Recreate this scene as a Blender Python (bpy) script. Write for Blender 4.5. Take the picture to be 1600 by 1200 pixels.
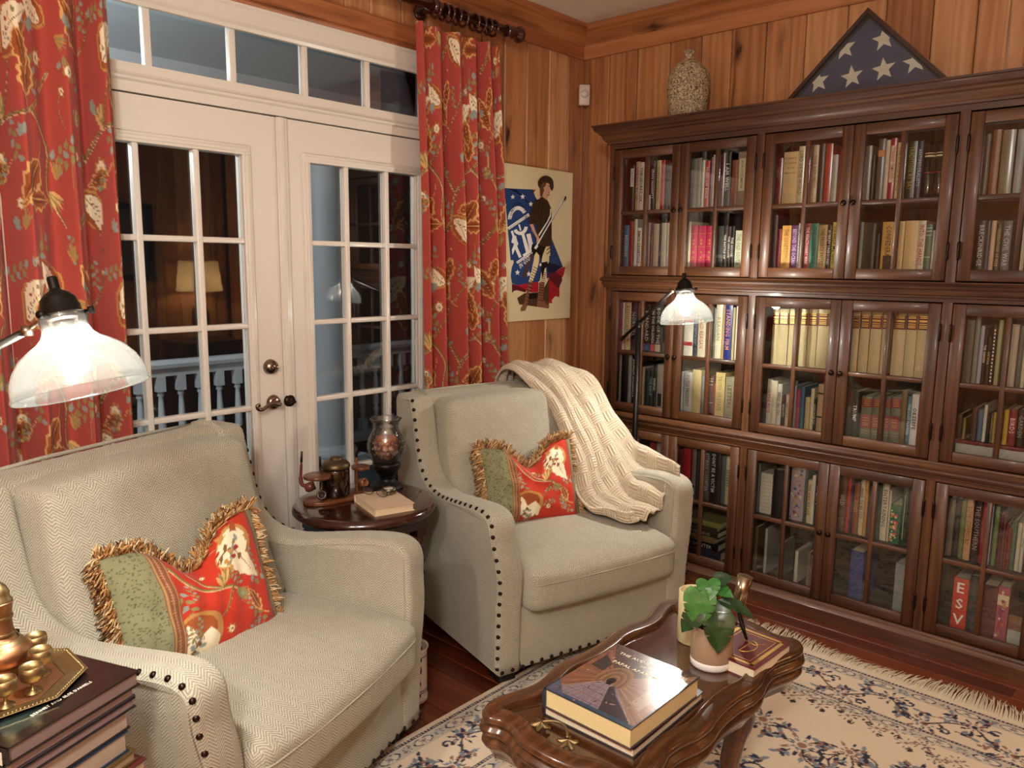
import bpy, bmesh, math, random
import numpy as np
from mathutils import Vector, Matrix
random.seed(7); rng = np.random.default_rng(7)
PI = math.pi
SC = bpy.context.scene; COL = SC.collection
for o in list(bpy.data.objects): bpy.data.objects.remove(o)

# ---------------------------------------------------------------- camera
cd = bpy.data.cameras.new('camera'); cam = bpy.data.objects.new('camera', cd); COL.objects.link(cam)
yaw, pit, rol = 0.7384, 0.1516, 0.0108
fw = Vector((-math.sin(yaw)*math.cos(pit), math.cos(yaw)*math.cos(pit), -math.sin(pit)))
r0 = fw.cross(Vector((0, 0, 1))).normalized(); u0 = r0.cross(fw)
rv = r0*math.cos(rol)+u0*math.sin(rol); uv_ = -r0*math.sin(rol)+u0*math.cos(rol)
m = Matrix((rv, uv_, -fw)).transposed().to_4x4(); m.translation = (2.7916, -3.6294, 1.5052)
cam.matrix_world = m
cd.sensor_width = 36; cd.lens = 1217.69/1600*36; cd.clip_start = 0.05
SC.camera = cam
# ---------------------------------------------------------------- world, exposure, room fill and porch light
W = bpy.data.worlds.new('night'); SC.world = W; W.use_nodes = True
W.node_tree.nodes['Background'].inputs[0].default_value = (0.010, 0.009, 0.009, 1)
W.node_tree.nodes['Background'].inputs[1].default_value = 0.3
SC.view_settings.view_transform = 'Standard'; SC.view_settings.look = 'None'
SC.view_settings.gamma = 1; SC.view_settings.use_curve_mapping = False
SC.view_settings.exposure = 1.0
def area(name, loc, target, sx, sy, power, col):
    l = bpy.data.lights.new(name, 'AREA'); l.shape = 'RECTANGLE'; l.size = sx; l.size_y = sy; l.energy = power; l.color = col
    o = bpy.data.objects.new(name, l); COL.objects.link(o); o.location = loc
    o.rotation_euler = (Vector(target)-Vector(loc)).to_track_quat('-Z', 'Y').to_euler(); return o
ROOMF = 78; LAMP = 470.0; PORCH = 52
gl = bpy.data.lights.new('room_fill', 'POINT'); gl.energy = ROOMF; gl.color = (1, .98, .93); gl.shadow_soft_size = .14
go = bpy.data.objects.new('room_fill', gl); COL.objects.link(go); go.location = (3.0, -4.3, 2.40)  # unseen fill light added behind the camera to lift walls and ceiling
pl_ = bpy.data.lights.new('porch_light', 'POINT'); pl_.energy = PORCH; pl_.color = (.86, .93, 1); pl_.shadow_soft_size = .08
po = bpy.data.objects.new('porch_light', pl_); COL.objects.link(po); po.location = (-1.15, -3.1, 2.38)

# ---------------------------------------------------------------- helpers
def lin(h, a=1.0):
    if isinstance(h, str):
        c = [int(h[i:i+2], 16)/255 for i in (0, 2, 4)]
    else: c = h
    return tuple((x/12.92 if x <= .04045 else ((x+.055)/1.055)**2.4) for x in c)+(a,)
class MB:
    """collects geometry for one mesh"""
    def __init__(s): s.v = []; s.f = []; s.m = []; s.sm = []
    def add(s, vs, fs, mi=0, smooth=False):
        n = len(s.v); s.v += [tuple(p) for p in vs]
        for f in fs: s.f.append([n+i for i in f]); s.m.append(mi); s.sm.append(smooth)
        return s
    def box(s, x0, x1, y0, y1, z0, z1, mi=0):
        return s.add([(x0,y0,z0),(x1,y0,z0),(x1,y1,z0),(x0,y1,z0),(x0,y0,z1),(x1,y0,z1),(x1,y1,z1),(x0,y1,z1)],
                     [(0,3,2,1),(4,5,6,7),(0,1,5,4),(1,2,6,5),(2,3,7,6),(3,0,4,7)], mi)
    def prism(s, poly, z0, z1, mi=0, axis='z', smooth=False):
        n = len(poly)
        f = {'z': lambda a,b,c: (a,b,c), 'x': lambda a,b,c: (c,a,b), 'y': lambda a,b,c: (a,c,b)}[axis]
        vs = [f(a,b,z0) for a,b in poly]+[f(a,b,z1) for a,b in poly]
        s.add(vs, [list(range(n))[::-1], list(range(n, 2*n))], mi)
        k = len(s.v)-2*n
        for i in range(n):
            j = (i+1) % n; s.f.append([k+i,k+j,k+n+j,k+n+i]); s.m.append(mi); s.sm.append(smooth)
        return s
    def lathe(s, prof, seg=24, c=(0,0,0), mi=0, smooth=True, M=None):
        vs = []; fs = []; n = len(prof)
        for k in range(seg):
            a = 2*PI*k/seg
            for r, z in prof:
                p = Vector((r*math.cos(a), r*math.sin(a), z))
                if M: p = M @ p
                vs.append((p.x+c[0], p.y+c[1], p.z+c[2]))
        for k in range(seg):
            kk = (k+1) % seg
            for i in range(n-1):
                a, b, c2, d = k*n+i, kk*n+i, kk*n+i+1, k*n+i+1
                if prof[i][0] < 1e-6: fs.append((a, c2, d))
                elif prof[i+1][0] < 1e-6: fs.append((a, b, d))
                else: fs.append((a, b, c2, d))
        return s.add(vs, fs, mi, smooth)
    def tube(s, pts, r, seg=8, mi=0, caps=True):
        pts = [Vector(p) for p in pts]; n = len(pts)
        rs = r if isinstance(r, (list, tuple)) else [r]*n
        vs = []; up = None
        for i, p in enumerate(pts):
            t = (pts[min(i+1, n-1)]-pts[max(i-1, 0)]).normalized()
            if up is None: up = t.orthogonal().normalized()
            up = (up-t*up.dot(t)); up = up.normalized() if up.length > 1e-6 else t.orthogonal().normalized()
            w = t.cross(up)
            for k in range(seg):
                a = 2*PI*k/seg; q = p+(up*math.cos(a)+w*math.sin(a))*rs[i]; vs.append(q)
        fs = [(i*seg+k, i*seg+(k+1)%seg, (i+1)*seg+(k+1)%seg, (i+1)*seg+k) for i in range(n-1) for k in range(seg)]
        s.add(vs, fs, mi, True)
        if caps: 
            b = len(s.v)-n*seg
            s.f.append([b+k for k in range(seg)][::-1]); s.m.append(mi); s.sm.append(False)
            s.f.append([b+(n-1)*seg+k for k in range(seg)]); s.m.append(mi); s.sm.append(False)
        return s
    def grid(s, P, mi=0, smooth=True, flip=False):
        """P: array (r,c,3)"""
        r, c = P.shape[:2]; n = len(s.v)
        s.v += [tuple(x) for x in P.reshape(-1, 3).tolist()]
        for i in range(r-1):
            for j in range(c-1):
                q = [n+i*c+j, n+i*c+j+1, n+(i+1)*c+j+1, n+(i+1)*c+j]
                s.f.append(q[::-1] if flip else q); s.m.append(mi); s.sm.append(smooth)
        return s
def link(name, me, parent=None, loc=None, rot=None):
    o = bpy.data.objects.new(name, me); COL.objects.link(o)
    if parent is not None: o.parent = parent
    if loc is not None: o.location = loc
    if rot is not None: o.rotation_euler = rot
    return o
def mesh(name, mb, mats, bevel=0, seg=2, boxuv=False, sub=0, angle=None, weld=False):
    me = bpy.data.meshes.new(name); me.from_pydata(mb.v, [], mb.f)
    me.polygons.foreach_set('material_index', mb.m); me.polygons.foreach_set('use_smooth', mb.sm)
    for k in (mats if isinstance(mats, (list, tuple)) else [mats]): me.materials.append(k)
    if bevel or weld:
        bm = bmesh.new(); bm.from_mesh(me)
        if weld: bmesh.ops.remove_doubles(bm, verts=bm.verts, dist=1e-5)
        if bevel:
            es = [e for e in bm.edges if len(e.link_faces) == 2 and e.calc_face_angle(0) > .5]
            bmesh.ops.bevel(bm, geom=es, offset=bevel, segments=seg, profile=.5, affect='EDGES', clamp_overlap=True)
            for f in bm.faces: f.smooth = True
        bm.to_mesh(me); bm.free()
    if boxuv: box_uv(me)
    me.update(); return me
def box_uv(me):
    uvl = me.uv_layers.new(name='UVMap'); nl = len(me.loops)
    vi = np.empty(nl, np.int32); me.loops.foreach_get('vertex_index', vi)
    co = np.empty(len(me.vertices)*3, np.float32); me.vertices.foreach_get('co', co); co = co.reshape(-1, 3)
    out = np.empty((nl, 2), np.float32)
    for p in me.polygons:
        n = p.normal; a = (abs(n.x), abs(n.y)*1.0, abs(n.z)*.9); k = a.index(max(a)); s, t = ((1, 2), (0, 2), (0, 1))[k]
        for l in range(p.loop_start, p.loop_start+p.loop_total):
            out[l] = (co[vi[l], s], co[vi[l], t])
    uvl.data.foreach_set('uv', out.ravel())
def flat_shade_auto(me, ang=35):
    me.polygons.foreach_set('use_smooth', [True]*len(me.polygons))
    bm = bmesh.new(); bm.from_mesh(me)
    for e in bm.edges: e.smooth = not (len(e.link_faces) == 2 and e.calc_face_angle(0) > math.radians(ang))
    bm.to_mesh(me); bm.free()
def obj(name, mb, mats, parent=None, loc=None, rot=None, auto=None, **k):
    me = mesh(name, mb, mats, **k)
    if auto: flat_shade_auto(me, auto)
    return link(name, me, parent, loc, rot)
def tag(o, label, cat, group=None):
    o['label'] = label; o['category'] = cat
    if group: o['group'] = group
    return o
def empty(name, loc=(0,0,0), rz=0, label=None, cat=None, group=None):
    o = bpy.data.objects.new(name, None); COL.objects.link(o); o.location = loc; o.rotation_euler = (0, 0, rz); o.empty_display_size = .1
    if label: tag(o, label, cat, group)
    return o
def struct(o): o['kind'] = 'structure'; return o
def stuff(o): o['kind'] = 'stuff'; return o
def setcol(me, cols, name='Col'):
    a = me.color_attributes.new(name=name, type='FLOAT_COLOR', domain='POINT')
    c = np.ones((len(me.vertices), 4), np.float32); c[:, :3] = cols; a.data.foreach_set('color', c.ravel())
def fastgrid(name, P, mats, cols=None, uv=None, smooth=True):
    """dense grid mesh straight from numpy; P (r,c,3)"""
    r, c = P.shape[:2]; me = bpy.data.meshes.new(name)
    idx = np.arange(r*c, dtype=np.int32).reshape(r, c)
    q = np.stack([idx[:-1, :-1], idx[:-1, 1:], idx[1:, 1:], idx[1:, :-1]], -1).reshape(-1, 4); nf = len(q)
    me.vertices.add(r*c); me.vertices.foreach_set('co', P.astype(np.float32).ravel())
    me.loops.add(nf*4); me.loops.foreach_set('vertex_index', q.ravel())
    me.polygons.add(nf); me.polygons.foreach_set('loop_start', np.arange(0, nf*4, 4, dtype=np.int32))
    me.polygons.foreach_set('use_smooth', np.full(nf, smooth))
    for k in (mats if isinstance(mats, (list, tuple)) else [mats]): me.materials.append(k)
    if uv is not None:
        l = me.uv_layers.new(name='UVMap'); l.data.foreach_set('uv', uv.reshape(-1, 2)[q.ravel()].astype(np.float32).ravel())
    me.update(calc_edges=True)
    if cols is not None: setcol(me, cols.reshape(-1, 3))
    return me
def crspline(pts, n, closed=False):
    P = [np.array(p, float) for p in pts]; out = []; m = len(P)
    rg = range(m) if closed else range(m-1)
    for i in rg:
        if closed: a, b, c, d = P[(i-1)%m], P[i], P[(i+1)%m], P[(i+2)%m]
        else: a, b, c, d = P[max(i-1,0)], P[i], P[i+1], P[min(i+2,m-1)]
        for k in range(n):
            t = k/n
            out.append(.5*((2*b)+(-a+c)*t+(2*a-5*b+4*c-d)*t*t+(-a+3*b-3*c+d)*t**3))
    if not closed: out.append(P[-1])
    return out

# ---------------------------------------------------------------- materials
class NT:
    def __init__(s, name):
        s.mat = bpy.data.materials.new(name); s.mat.use_nodes = True; s.t = s.mat.node_tree; s.t.nodes.clear()
        s.out = s.t.nodes.new('ShaderNodeOutputMaterial')
    def n(s, typ, ins=None, **props):
        nd = s.t.nodes.new(typ)
        for k, v in props.items(): setattr(nd, k, v)
        for k, v in (ins or {}).items(): s.set(nd.inputs[k], v)
        return nd
    def set(s, sock, v):
        if isinstance(v, bpy.types.NodeSocket): s.t.links.new(v, sock)
        elif isinstance(v, bpy.types.Node): s.t.links.new(v.outputs[0], sock)
        else: sock.default_value = v
    def math(s, op, a, b=0.0, c=0.0): return s.n('ShaderNodeMath', {0: a, 1: b, 2: c}, operation=op).outputs[0]
    def coords(s, kind='Object', scale=(1,1,1), rot=(0,0,0)):
        tc = s.n('ShaderNodeTexCoord')
        return s.n('ShaderNodeMapping', {0: tc.outputs[kind], 'Scale': scale, 'Rotation': rot}).outputs[0]
    def noise(s, vec, scale, detail=3, rough=.55, dist=0): return s.n('ShaderNodeTexNoise', {'Vector': vec, 'Scale': scale, 'Detail': detail, 'Roughness': rough, 'Distortion': dist}).outputs[0]
    def ramp(s, fac, stops, interp='LINEAR'):
        r = s.n('ShaderNodeValToRGB', {0: fac}); cr = r.color_ramp; cr.interpolation = interp
        while len(cr.elements) < len(stops): cr.elements.new(.5)
        for e, (p, c) in zip(cr.elements, stops): e.position = p; e.color = lin(c) if isinstance(c, str) else c
        return r.outputs[0]
    def mix(s, f, a, b, blend='MIX'):
        nd = s.n('ShaderNodeMix', data_type='RGBA', blend_type=blend); s.set(nd.inputs[0], f); s.set(nd.inputs[6], a); s.set(nd.inputs[7], b); return nd.outputs[2]
    def bump(s, h, dist=.002, strength=.5): return s.n('ShaderNodeBump', {'Height': h, 'Distance': dist, 'Strength': strength}).outputs[0]
    def pbr(s, color, rough=.5, metal=0, normal=None, coat=0, spec=.5, emit=None, es=0, sheen=0, trans=0, sss=0):
        d = {'Base Color': lin(color) if isinstance(color, str) else color, 'Roughness': rough, 'Metallic': metal, 'Coat Weight': coat, 'Coat Roughness': .12, 'Specular IOR Level': spec, 'Sheen Weight': sheen, 'Transmission Weight': trans}
        b = s.n('ShaderNodeBsdfPrincipled', d)
        if normal is not None: s.set(b.inputs['Normal'], normal)
        if emit: b.inputs['Emission Color'].default_value = lin(emit); b.inputs['Emission Strength'].default_value = es
        s.t.links.new(b.outputs[0], s.out.inputs[0]); return s.mat
def plain(name, col, rough=.5, metal=0, var=.08, coat=0, scale=30, bump=0, **k):
    t = NT(name); v = t.coords(); nz = t.noise(v, scale, 4)
    f = t.math('MULTIPLY_ADD', nz, var*2, 1-var)
    c = t.n('ShaderNodeHueSaturation', {'Color': lin(col), 'Value': f}).outputs[0]
    nm = t.bump(t.noise(v, scale*8, 3), .001, bump) if bump else None
    return t.pbr(c, rough, metal, nm, coat, **k)
def wood(name, dark, mid, light, axis='Z', scale=1.0, rough=.4, coat=.2, knots=0.0, tone=.25, streak=1.0):
    """grain runs along axis of the object's own space; tone varies from piece to piece"""
    t = NT(name); st = {'X': (.09, 1, 1), 'Y': (1, .09, 1), 'Z': (1, 1, .07)}[axis]
    oi = t.n('ShaderNodeObjectInfo').outputs['Random']
    tc = t.n('ShaderNodeTexCoord').outputs['Object']
    off = t.n('ShaderNodeVectorMath', {0: tc, 1: t.n('ShaderNodeCombineXYZ', {0: t.math('MULTIPLY', oi, 37.0), 1: t.math('MULTIPLY', oi, 91.0), 2: t.math('MULTIPLY', oi, 53.0)})}, operation='ADD').outputs[0]
    v = t.n('ShaderNodeMapping', {0: off, 'Scale': st}).outputs[0]
    big = t.noise(v, 9*scale, 4, .6, 1.2); fine = t.noise(v, 120*scale, 3, .6); rings = t.n('ShaderNodeTexWave', {'Vector': v, 'Scale': 7*scale, 'Distortion': 9, 'Detail': 3, 'Detail Scale': 1.5}, bands_direction='X' if axis != 'X' else 'Y').outputs['Fac']
    f = t.math('ADD', t.math('MULTIPLY_ADD', big, .55, .045), t.math('ADD', t.math('MULTIPLY', rings, .16*streak), t.math('MULTIPLY', fine, .22)))
    f = t.math('ADD', f, t.math('MULTIPLY', t.math('SUBTRACT', oi, .5), tone))
    c = t.ramp(f, [(.22, dark), (.5, mid), (.8, light)])
    if knots:
        kv = t.n('ShaderNodeMapping', {0: off, 'Scale': {'Z': (1.6, 1.6, .55), 'X': (.55, 1.6, 1.6), 'Y': (1.6, .55, 1.6)}[axis]}).outputs[0]
        wv = t.n('ShaderNodeTexVoronoi', {'Vector': t.n('ShaderNodeVectorMath', {0: kv, 1: t.n('ShaderNodeVectorMath', {0: t.n('ShaderNodeTexNoise', {'Vector': kv, 'Scale': 14.0}).outputs[1], 'Scale': .09}, operation='SCALE').outputs[0]}, operation='ADD').outputs[0], 'Scale': 3.6*scale}).outputs['Distance']
        k = t.ramp(wv, [(.05, (1,1,1,1)), (.12, (.4,.4,.4,1)), (.24, (0,0,0,1))])
        sv = t.n('ShaderNodeMapping', {0: off, 'Scale': {'Z': (1, 1, .035), 'X': (.035, 1, 1), 'Y': (1, .035, 1)}[axis]}).outputs[0]
        stx = t.ramp(t.noise(sv, 26*scale, 3, .65, .6), [(.55, (0,0,0,1)), (.69, (1,1,1,1))])
        brk = t.ramp(t.noise(v, 5*scale, 2), [(.45, (0,0,0,1)), (.60, (1,1,1,1))])
        c = t.mix(t.math('MULTIPLY', k, knots), c, lin('2e1408'))
        c = t.mix(t.math('MULTIPLY', t.math('MULTIPLY', stx, brk), knots*.75), c, lin('46200e'))
    return t.pbr(c, rough, 0, t.bump(fine, .0006, .35), coat)
def thin_glass(name, tint=(.96,.98,.97,1), gloss=.02, body=0.0, bodycol=(.8,.8,.76,1), boost=0.0):
    t = NT(name)
    tr = t.n('ShaderNodeBsdfTransparent', {0: tint}); gl = t.n('ShaderNodeBsdfGlossy', {'Roughness': gloss})
    fr = t.n('ShaderNodeFresnel', {'IOR': 1.5}).outputs[0]
    fac = t.math('ADD', t.math('MULTIPLY', fr, 1.4), boost)
    mx = t.n('ShaderNodeMixShader', {0: fac, 1: tr, 2: gl})
    if body:
        df = t.n('ShaderNodeBsdfDiffuse', {0: bodycol}); tl = t.n('ShaderNodeBsdfTranslucent', {0: bodycol})
        b = t.n('ShaderNodeMixShader', {0: .5, 1: df, 2: tl}); mx = t.n('ShaderNodeMixShader', {0: body, 1: mx, 2: b})
    t.t.links.new(mx.outputs[0], t.out.inputs[0]); return t.mat
def herring():
    t = NT('herringbone_fabric'); uv = t.n('ShaderNodeTexCoord').outputs['UV']; sp = t.n('ShaderNodeSeparateXYZ', {0: uv})
    u, v = sp.outputs[0], sp.outputs[1]
    zig = t.math('PINGPONG', u, .021)
    s = t.math('SINE', t.math('MULTIPLY', t.math('ADD', v, t.math('MULTIPLY', zig, 1.0)), 2*PI/.0082))
    oc = t.coords(); nz = t.noise(oc, 420, 2, .7); nb = t.noise(oc, 18, 3)
    f = t.math('ADD', t.math('MULTIPLY_ADD', s, .24, .5), t.math('MULTIPLY', t.math('SUBTRACT', nz, .5), 1.1))
    c = t.ramp(f, [(.1, '74705f'), (.55, 'a49f8e'), (.95, 'c9c5b3')])
    c = t.n('ShaderNodeHueSaturation', {'Color': c, 'Value': t.math('MULTIPLY_ADD', nb, .2, .9)}).outputs[0]
    return t.pbr(c, .92, 0, t.bump(f, .0012, .5), 0, .25, sheen=.15)
def vcol(name, rough=.9, bump=.3, coat=0, sheen=.1, scale=500, spec=.3):
    t = NT(name); a = t.n('ShaderNodeAttribute', attribute_name='Col').outputs['Color']; v = t.coords(); nz = t.noise(v, scale, 2)
    c = t.n('ShaderNodeHueSaturation', {'Color': a, 'Value': t.math('MULTIPLY_ADD', nz, .35, .82)}).outputs[0]
    return t.pbr(c, rough, 0, t.bump(nz, .001, bump), coat, spec, sheen=sheen)
def book_mat():
    t = NT('book_cover'); c0 = t.n('ShaderNodeObjectInfo').outputs['Color']; v = t.coords(); nz = t.noise(v, 40, 4)
    c = t.n('ShaderNodeHueSaturation', {'Color': c0, 'Value': t.math('MULTIPLY_ADD', nz, .3, .85)}).outputs[0]
    return t.pbr(c, .38, 0, t.bump(t.noise(v, 900, 2), .0004, .3), .15)
def objcol(name, rough=.5, metal=0):
    t = NT(name); return t.pbr(t.n('ShaderNodeObjectInfo').outputs['Color'], rough, metal)
def knit():
    t = NT('cream_knit'); uv = t.n('ShaderNodeTexCoord').outputs['UV']; sp = t.n('ShaderNodeSeparateXYZ', {0: uv}); u, v = sp.outputs[0], sp.outputs[1]
    cu = t.math('FLOOR', t.math('DIVIDE', u, .055)); cv = t.math('FLOOR', t.math('DIVIDE', v, .055))
    ck = t.math('MODULO', t.math('ABSOLUTE', t.math('ADD', cu, cv)), 2.0)
    ribu = t.math('SINE', t.math('MULTIPLY', u, 2*PI/.011)); ribv = t.math('SINE', t.math('MULTIPLY', v, 2*PI/.011))
    rib = t.math('ADD', t.math('MULTIPLY', ribu, ck), t.math('MULTIPLY', ribv, t.math('SUBTRACT', 1.0, ck)))
    st = t.math('SINE', t.math('MULTIPLY', t.math('ADD', v, t.math('MULTIPLY', ribu, .001)), 2*PI/.0045))
    h = t.math('ADD', t.math('MULTIPLY', rib, .8), t.math('MULTIPLY', st, .3))
    c = t.ramp(t.math('MULTIPLY_ADD', h, .35, .5), [(0.0, 'bca88a'), (.4, 'd8c9ae'), (1.0, 'e8ddc6')])
    return t.pbr(c, .95, 0, t.bump(h, .004, .8), 0, .2, sheen=.2)
def emis(name, col, s):
    t = NT(name); e = t.n('ShaderNodeEmission', {0: lin(col), 1: s}); t.t.links.new(e.outputs[0], t.out.inputs[0]); return t.mat
PINE = wood('knotty_pine', '86522f', 'b0774a', 'cb986a', 'Z', 1, .38, .25, 1.0, .30)
PINEX = wood('knotty_pine_x', '8a5330', 'b37648', 'cc9464', 'X', 1, .38, .25, 1.0, .2)
PINEY = wood('knotty_pine_y', '80462a', 'a8683c', 'c48652', 'Y', 1, .38, .25, 1.0, .2)
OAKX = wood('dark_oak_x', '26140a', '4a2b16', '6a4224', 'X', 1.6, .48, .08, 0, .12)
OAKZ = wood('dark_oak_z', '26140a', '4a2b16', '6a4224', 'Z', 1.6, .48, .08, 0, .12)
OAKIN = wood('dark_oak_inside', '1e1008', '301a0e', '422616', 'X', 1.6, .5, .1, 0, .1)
FLOORW = wood('cherry_floor_board', '3c160a', '5e2814', '7c3a20', 'X', 1.1, .28, .4, .25, .35)
MAHO = wood('mahogany', '1c0a07', '30120d', '441c14', 'X', 1.2, .15, .7, 0, .1)
MAHOD = wood('dark_mahogany_rod', '200c08', '38140e', '4c2016', 'Y', 1.2, .2, .6, 0, .1)
WALN = wood('carved_walnut', '2c180a', '4c2c16', '704626', 'Y', 1.3, .25, .5, 0, .1)
WALNT = wood('walnut_glossy_top', '2e180b', '472815', '5c361c', 'Y', 1.0, .06, .9, 0, .1)
WHITE = plain('cream_white_paint', 'dcd6cb', .32, 0, .02, .1, 6)
PORCHW = plain('porch_white_paint', 'c8cacb', .5, 0, .04)
PORCHC = plain('porch_ceiling_paint', 'b8c4c8', .45, 0, .06, scale=3)
PORCHF = plain('porch_floor_paint', '4c5258', .35, 0, .12, scale=5)
CEIL = plain('ceiling_paint', 'f0ebe2', .9, 0, .03, 0, 200, .3)
PLASTER = wood('plank_backing', '40200f', '50280f', '603018', 'Z', 1, .6, 0, 0, .1)
GLASS = thin_glass('window_glass'); CGLASS = thin_glass('cabinet_glass', (.97,.985,.975,1), .01)
SHADEG = thin_glass('seeded_shade_glass', (.98,.985,.97,1), .05, .009, (.95,.95,.88,1), .01)
JARG = thin_glass('amber_jar_glass', (.30,.13,.05,1), .02, .08, (.16,.06,.03,1), .02); HURG = thin_glass('clear_vase_glass', (.95,.96,.95,1), .01, .02, boost=.03)
TUMG = thin_glass('tumbler_glass', (.82,.86,.84,1), .02, .03, boost=.05)
BULB = emis('glowing_bulb', 'fff9ee', LAMP); FAB = herring(); KNIT = knit()
BLACKM = plain('black_iron', '16130f', .42, .6, .1); NICKEL = plain('satin_nickel', '8c7c6e', .25, 1, .05); BRONZE = plain('dark_bronze', '2a1c14', .35, .8, .15)
BRASS = plain('aged_brass', '94805a', .42, 1, .2, 0, 25); COPPER = plain('coppery_brass', '9a7050', .44, 1, .25, 0, 14); GOLD = plain('gold_leaf_lettering', 'd8b060', .35, .7, .1)
CLOTH = vcol('printed_cloth'); CLOTHP = vcol('printed_cushion_cloth', scale=300); RUGM = vcol('rug_wool', .97, .6, 0, 0, 900); PRINT = vcol('glossy_print', .2, .0, .25, 0, 60, .5)
BOOK = book_mat(); PAGE = plain('book_pages', 'd8cba6', .8, 0, .12, 0, 300); PAGEW = plain('pale_pages', 'c9bda8', .8, 0, .1, 0, 300)
INK = objcol('lettering_ink', .5); BAND = {k: plain('label_'+n, c, .5, 0, .1) for k, n, c in (('lw','white','e4e0d6'),('lc','cream','d8c8a0'),('lo','orange','c88848'),('fr','red_foot','d0484c'),('fb','blue_foot','34568c'),('fc','cream_foot','dccca4'),('red','crimson','a82430'),('mar','maroon','5c1c1c'),('bk','black','1a1712'),('lawred','law_red','8c2c28'))}
TERRA = plain('tan_stoneware', 'a08468', .8, 0, .05, 0, 60, .2); CERW = plain('white_glaze', 'dcd8d0', .3, 0, .02); CREAMC = plain('cream_ceramic', 'd8c898', .5, 0, .03)
SOIL = plain('potting_soil', '241810', .95, 0, .4, 0, 80, 1); BLACKP = plain('black_feet', '0c0a08', .5); PLASTIC = plain('white_plastic', 'd8cec0', .4, 0, .02)

# ================================================================= SETTING
XR, YF, ZC = 4.05, -5.3, 2.79
struct(obj('floor', MB().box(-.14, XR, YF, .14, -.08, -.013), FLOORW))
flo = bpy.data.objects['floor']
def plank_mb(L, w, t, axis, ch=.0025):
    """plank of length L along axis with eased long edges; origin at its low corner"""
    mb = MB(); pr = [(0, -t), (w, -t), (w, -ch), (w-ch, 0), (ch, 0), (0, -ch)]
    if axis == 'x': mb.prism([(a, b) for a, b in pr], 0, L, axis='x')
    return mb
y = -4.0; r = 0
blens = {}
while y < -.30:
    x = -.02-random.random()*.9
    while x < 3.6:
        L = random.choice([.8, 1.1, 1.4, 1.8]); x1 = min(x+L, 3.9); x0 = max(x, -.02)
        if x1 > x0+.05:
            key = round(x1-x0, 1); key = max(key, .1)
            if key not in blens: blens[key] = mesh('plank', plank_mb(key-.0015, .0835, .0125, 'x'), FLOORW)
            if x0+key <= 4.03: link('plank', blens[key], flo, (x0, y, 0)); x = x0+key; continue
        x += L
    y += .085; r += 1
struct(obj('ceiling', MB().box(-.14, XR, YF, .14, ZC, ZC+.08), CEIL))
wl = struct(obj('wall_left', MB().box(-.14, -.02, -1.02, .14, 0, ZC).box(-.14, -.02, -2.86, -1.02, 2.44, ZC).box(-.14, -.02, YF, -2.86, 0, ZC), PLASTER))
wb = struct(obj('wall_back', MB().box(0, XR, .02, .14, 0, ZC), PLASTER))
wr = struct(obj('wall_right', MB().box(XR+.02, XR+.14, YF, .14, 0, ZC), PLASTER))
wf = struct(obj('wall_front', MB().box(-.14, XR+.14, YF-.12, YF, 0, ZC), PINE))
def vplank(parent, axis, a0, a1, z0, z1, base, mat=PINE):
    """upright tongue-and-groove board between a0 and a1 along the wall"""
    w = a1-a0-.0030; t = .019; c = .0055; L = z1-z0
    pr = [(0, 0), (w, 0), (w, t-c), (w-c, t), (c, t), (0, t-c)]
    mb = MB()
    if axis == 'A': mb.prism([(b, a) for a, b in pr][::-1], 0, L); o = (base, a0, z0)
    elif axis == 'B': mb.prism([(a, -b) for a, b in pr][::-1], 0, L); o = (a0, base, z0)
    else: mb.prism([(-b, a) for a, b in pr], 0, L); o = (base, a0, z0)
    return obj('plank', mb, mat, parent, o)
bA = [-.95, -.80, -.639, -.470, -.290, -.126, -.001]
for a, b in zip(bA[:-1], bA[1:]): vplank(wl, 'A', a, b, 0, 2.66, -.019)
yy = -3.1
while yy < -.96:
    w = random.choice([.13, .15, .17]); b = min(yy+w, -.951); vplank(wl, 'A', yy, b, 2.53, 2.66, -.019); yy += w
yy = -5.28
while yy < -2.96:
    w = random.choice([.14, .16, .18]); b = min(yy+w, -2.951); vplank(wl, 'A', yy, b, 0, 2.66 if b < -3.1 else 2.5, -.019); yy += w
bB = [.001, .022, .178, .359, .554, .733, .895, 1.07, 1.257, 1.441, 1.60, 1.783, 1.945, 2.12, 2.31, 2.50, 2.66, 2.85, 3.02, 3.2, 3.36, 3.54, 3.7, 3.88, 4.04]
for a, b in zip(bB[:-1], bB[1:]): vplank(wb, 'B', a, b, 0, 2.66, .019)
yy = -5.28
while yy < -.05:
    w = random.choice([.14, .16, .18, .2]); b = min(yy+w, -.02); vplank(wr, 'R', yy, b, 0, 2.66, XR+.019); yy += w
# crown mouldings and frieze boards
crown = [(0, 2.70), (.012, 2.70), (.016, 2.712), (.03, 2.725), (.045, 2.745), (.07, 2.76), (.085, 2.768), (.095, 2.78), (.10, 2.788), (0, 2.788)]
frz = [(0, 2.632), (.016, 2.632), (.02, 2.64), (.02, 2.70), (0, 2.70)]
struct(obj('trim_1', MB().prism([(a, z) for a, z in crown], YF, -.0, axis='y'), PINEY))
struct(obj('trim_2', MB().prism([(a, z) for a, z in frz], YF, -.0, axis='y'), PINEY))
struct(obj('trim_3', MB().prism([(-a, z) for a, z in crown], .02, XR, axis='x'), PINEX))
struct(obj('trim_4', MB().prism([(-a, z) for a, z in frz], .02, XR, axis='x'), PINEX))
hb = [(0, 2.437), (.026, 2.437), (.03, 2.445), (.03, 2.452), (.02, 2.458), (.02, 2.53), (.014, 2.538), (0, 2.538)]
struct(obj('trim_5', MB().prism(hb, -3.04, -.955, axis='y'), PINEY))
struct(obj('trim_6', MB().box(0, .018, -.022, -.0, .1, 2.632), PINE))
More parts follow.
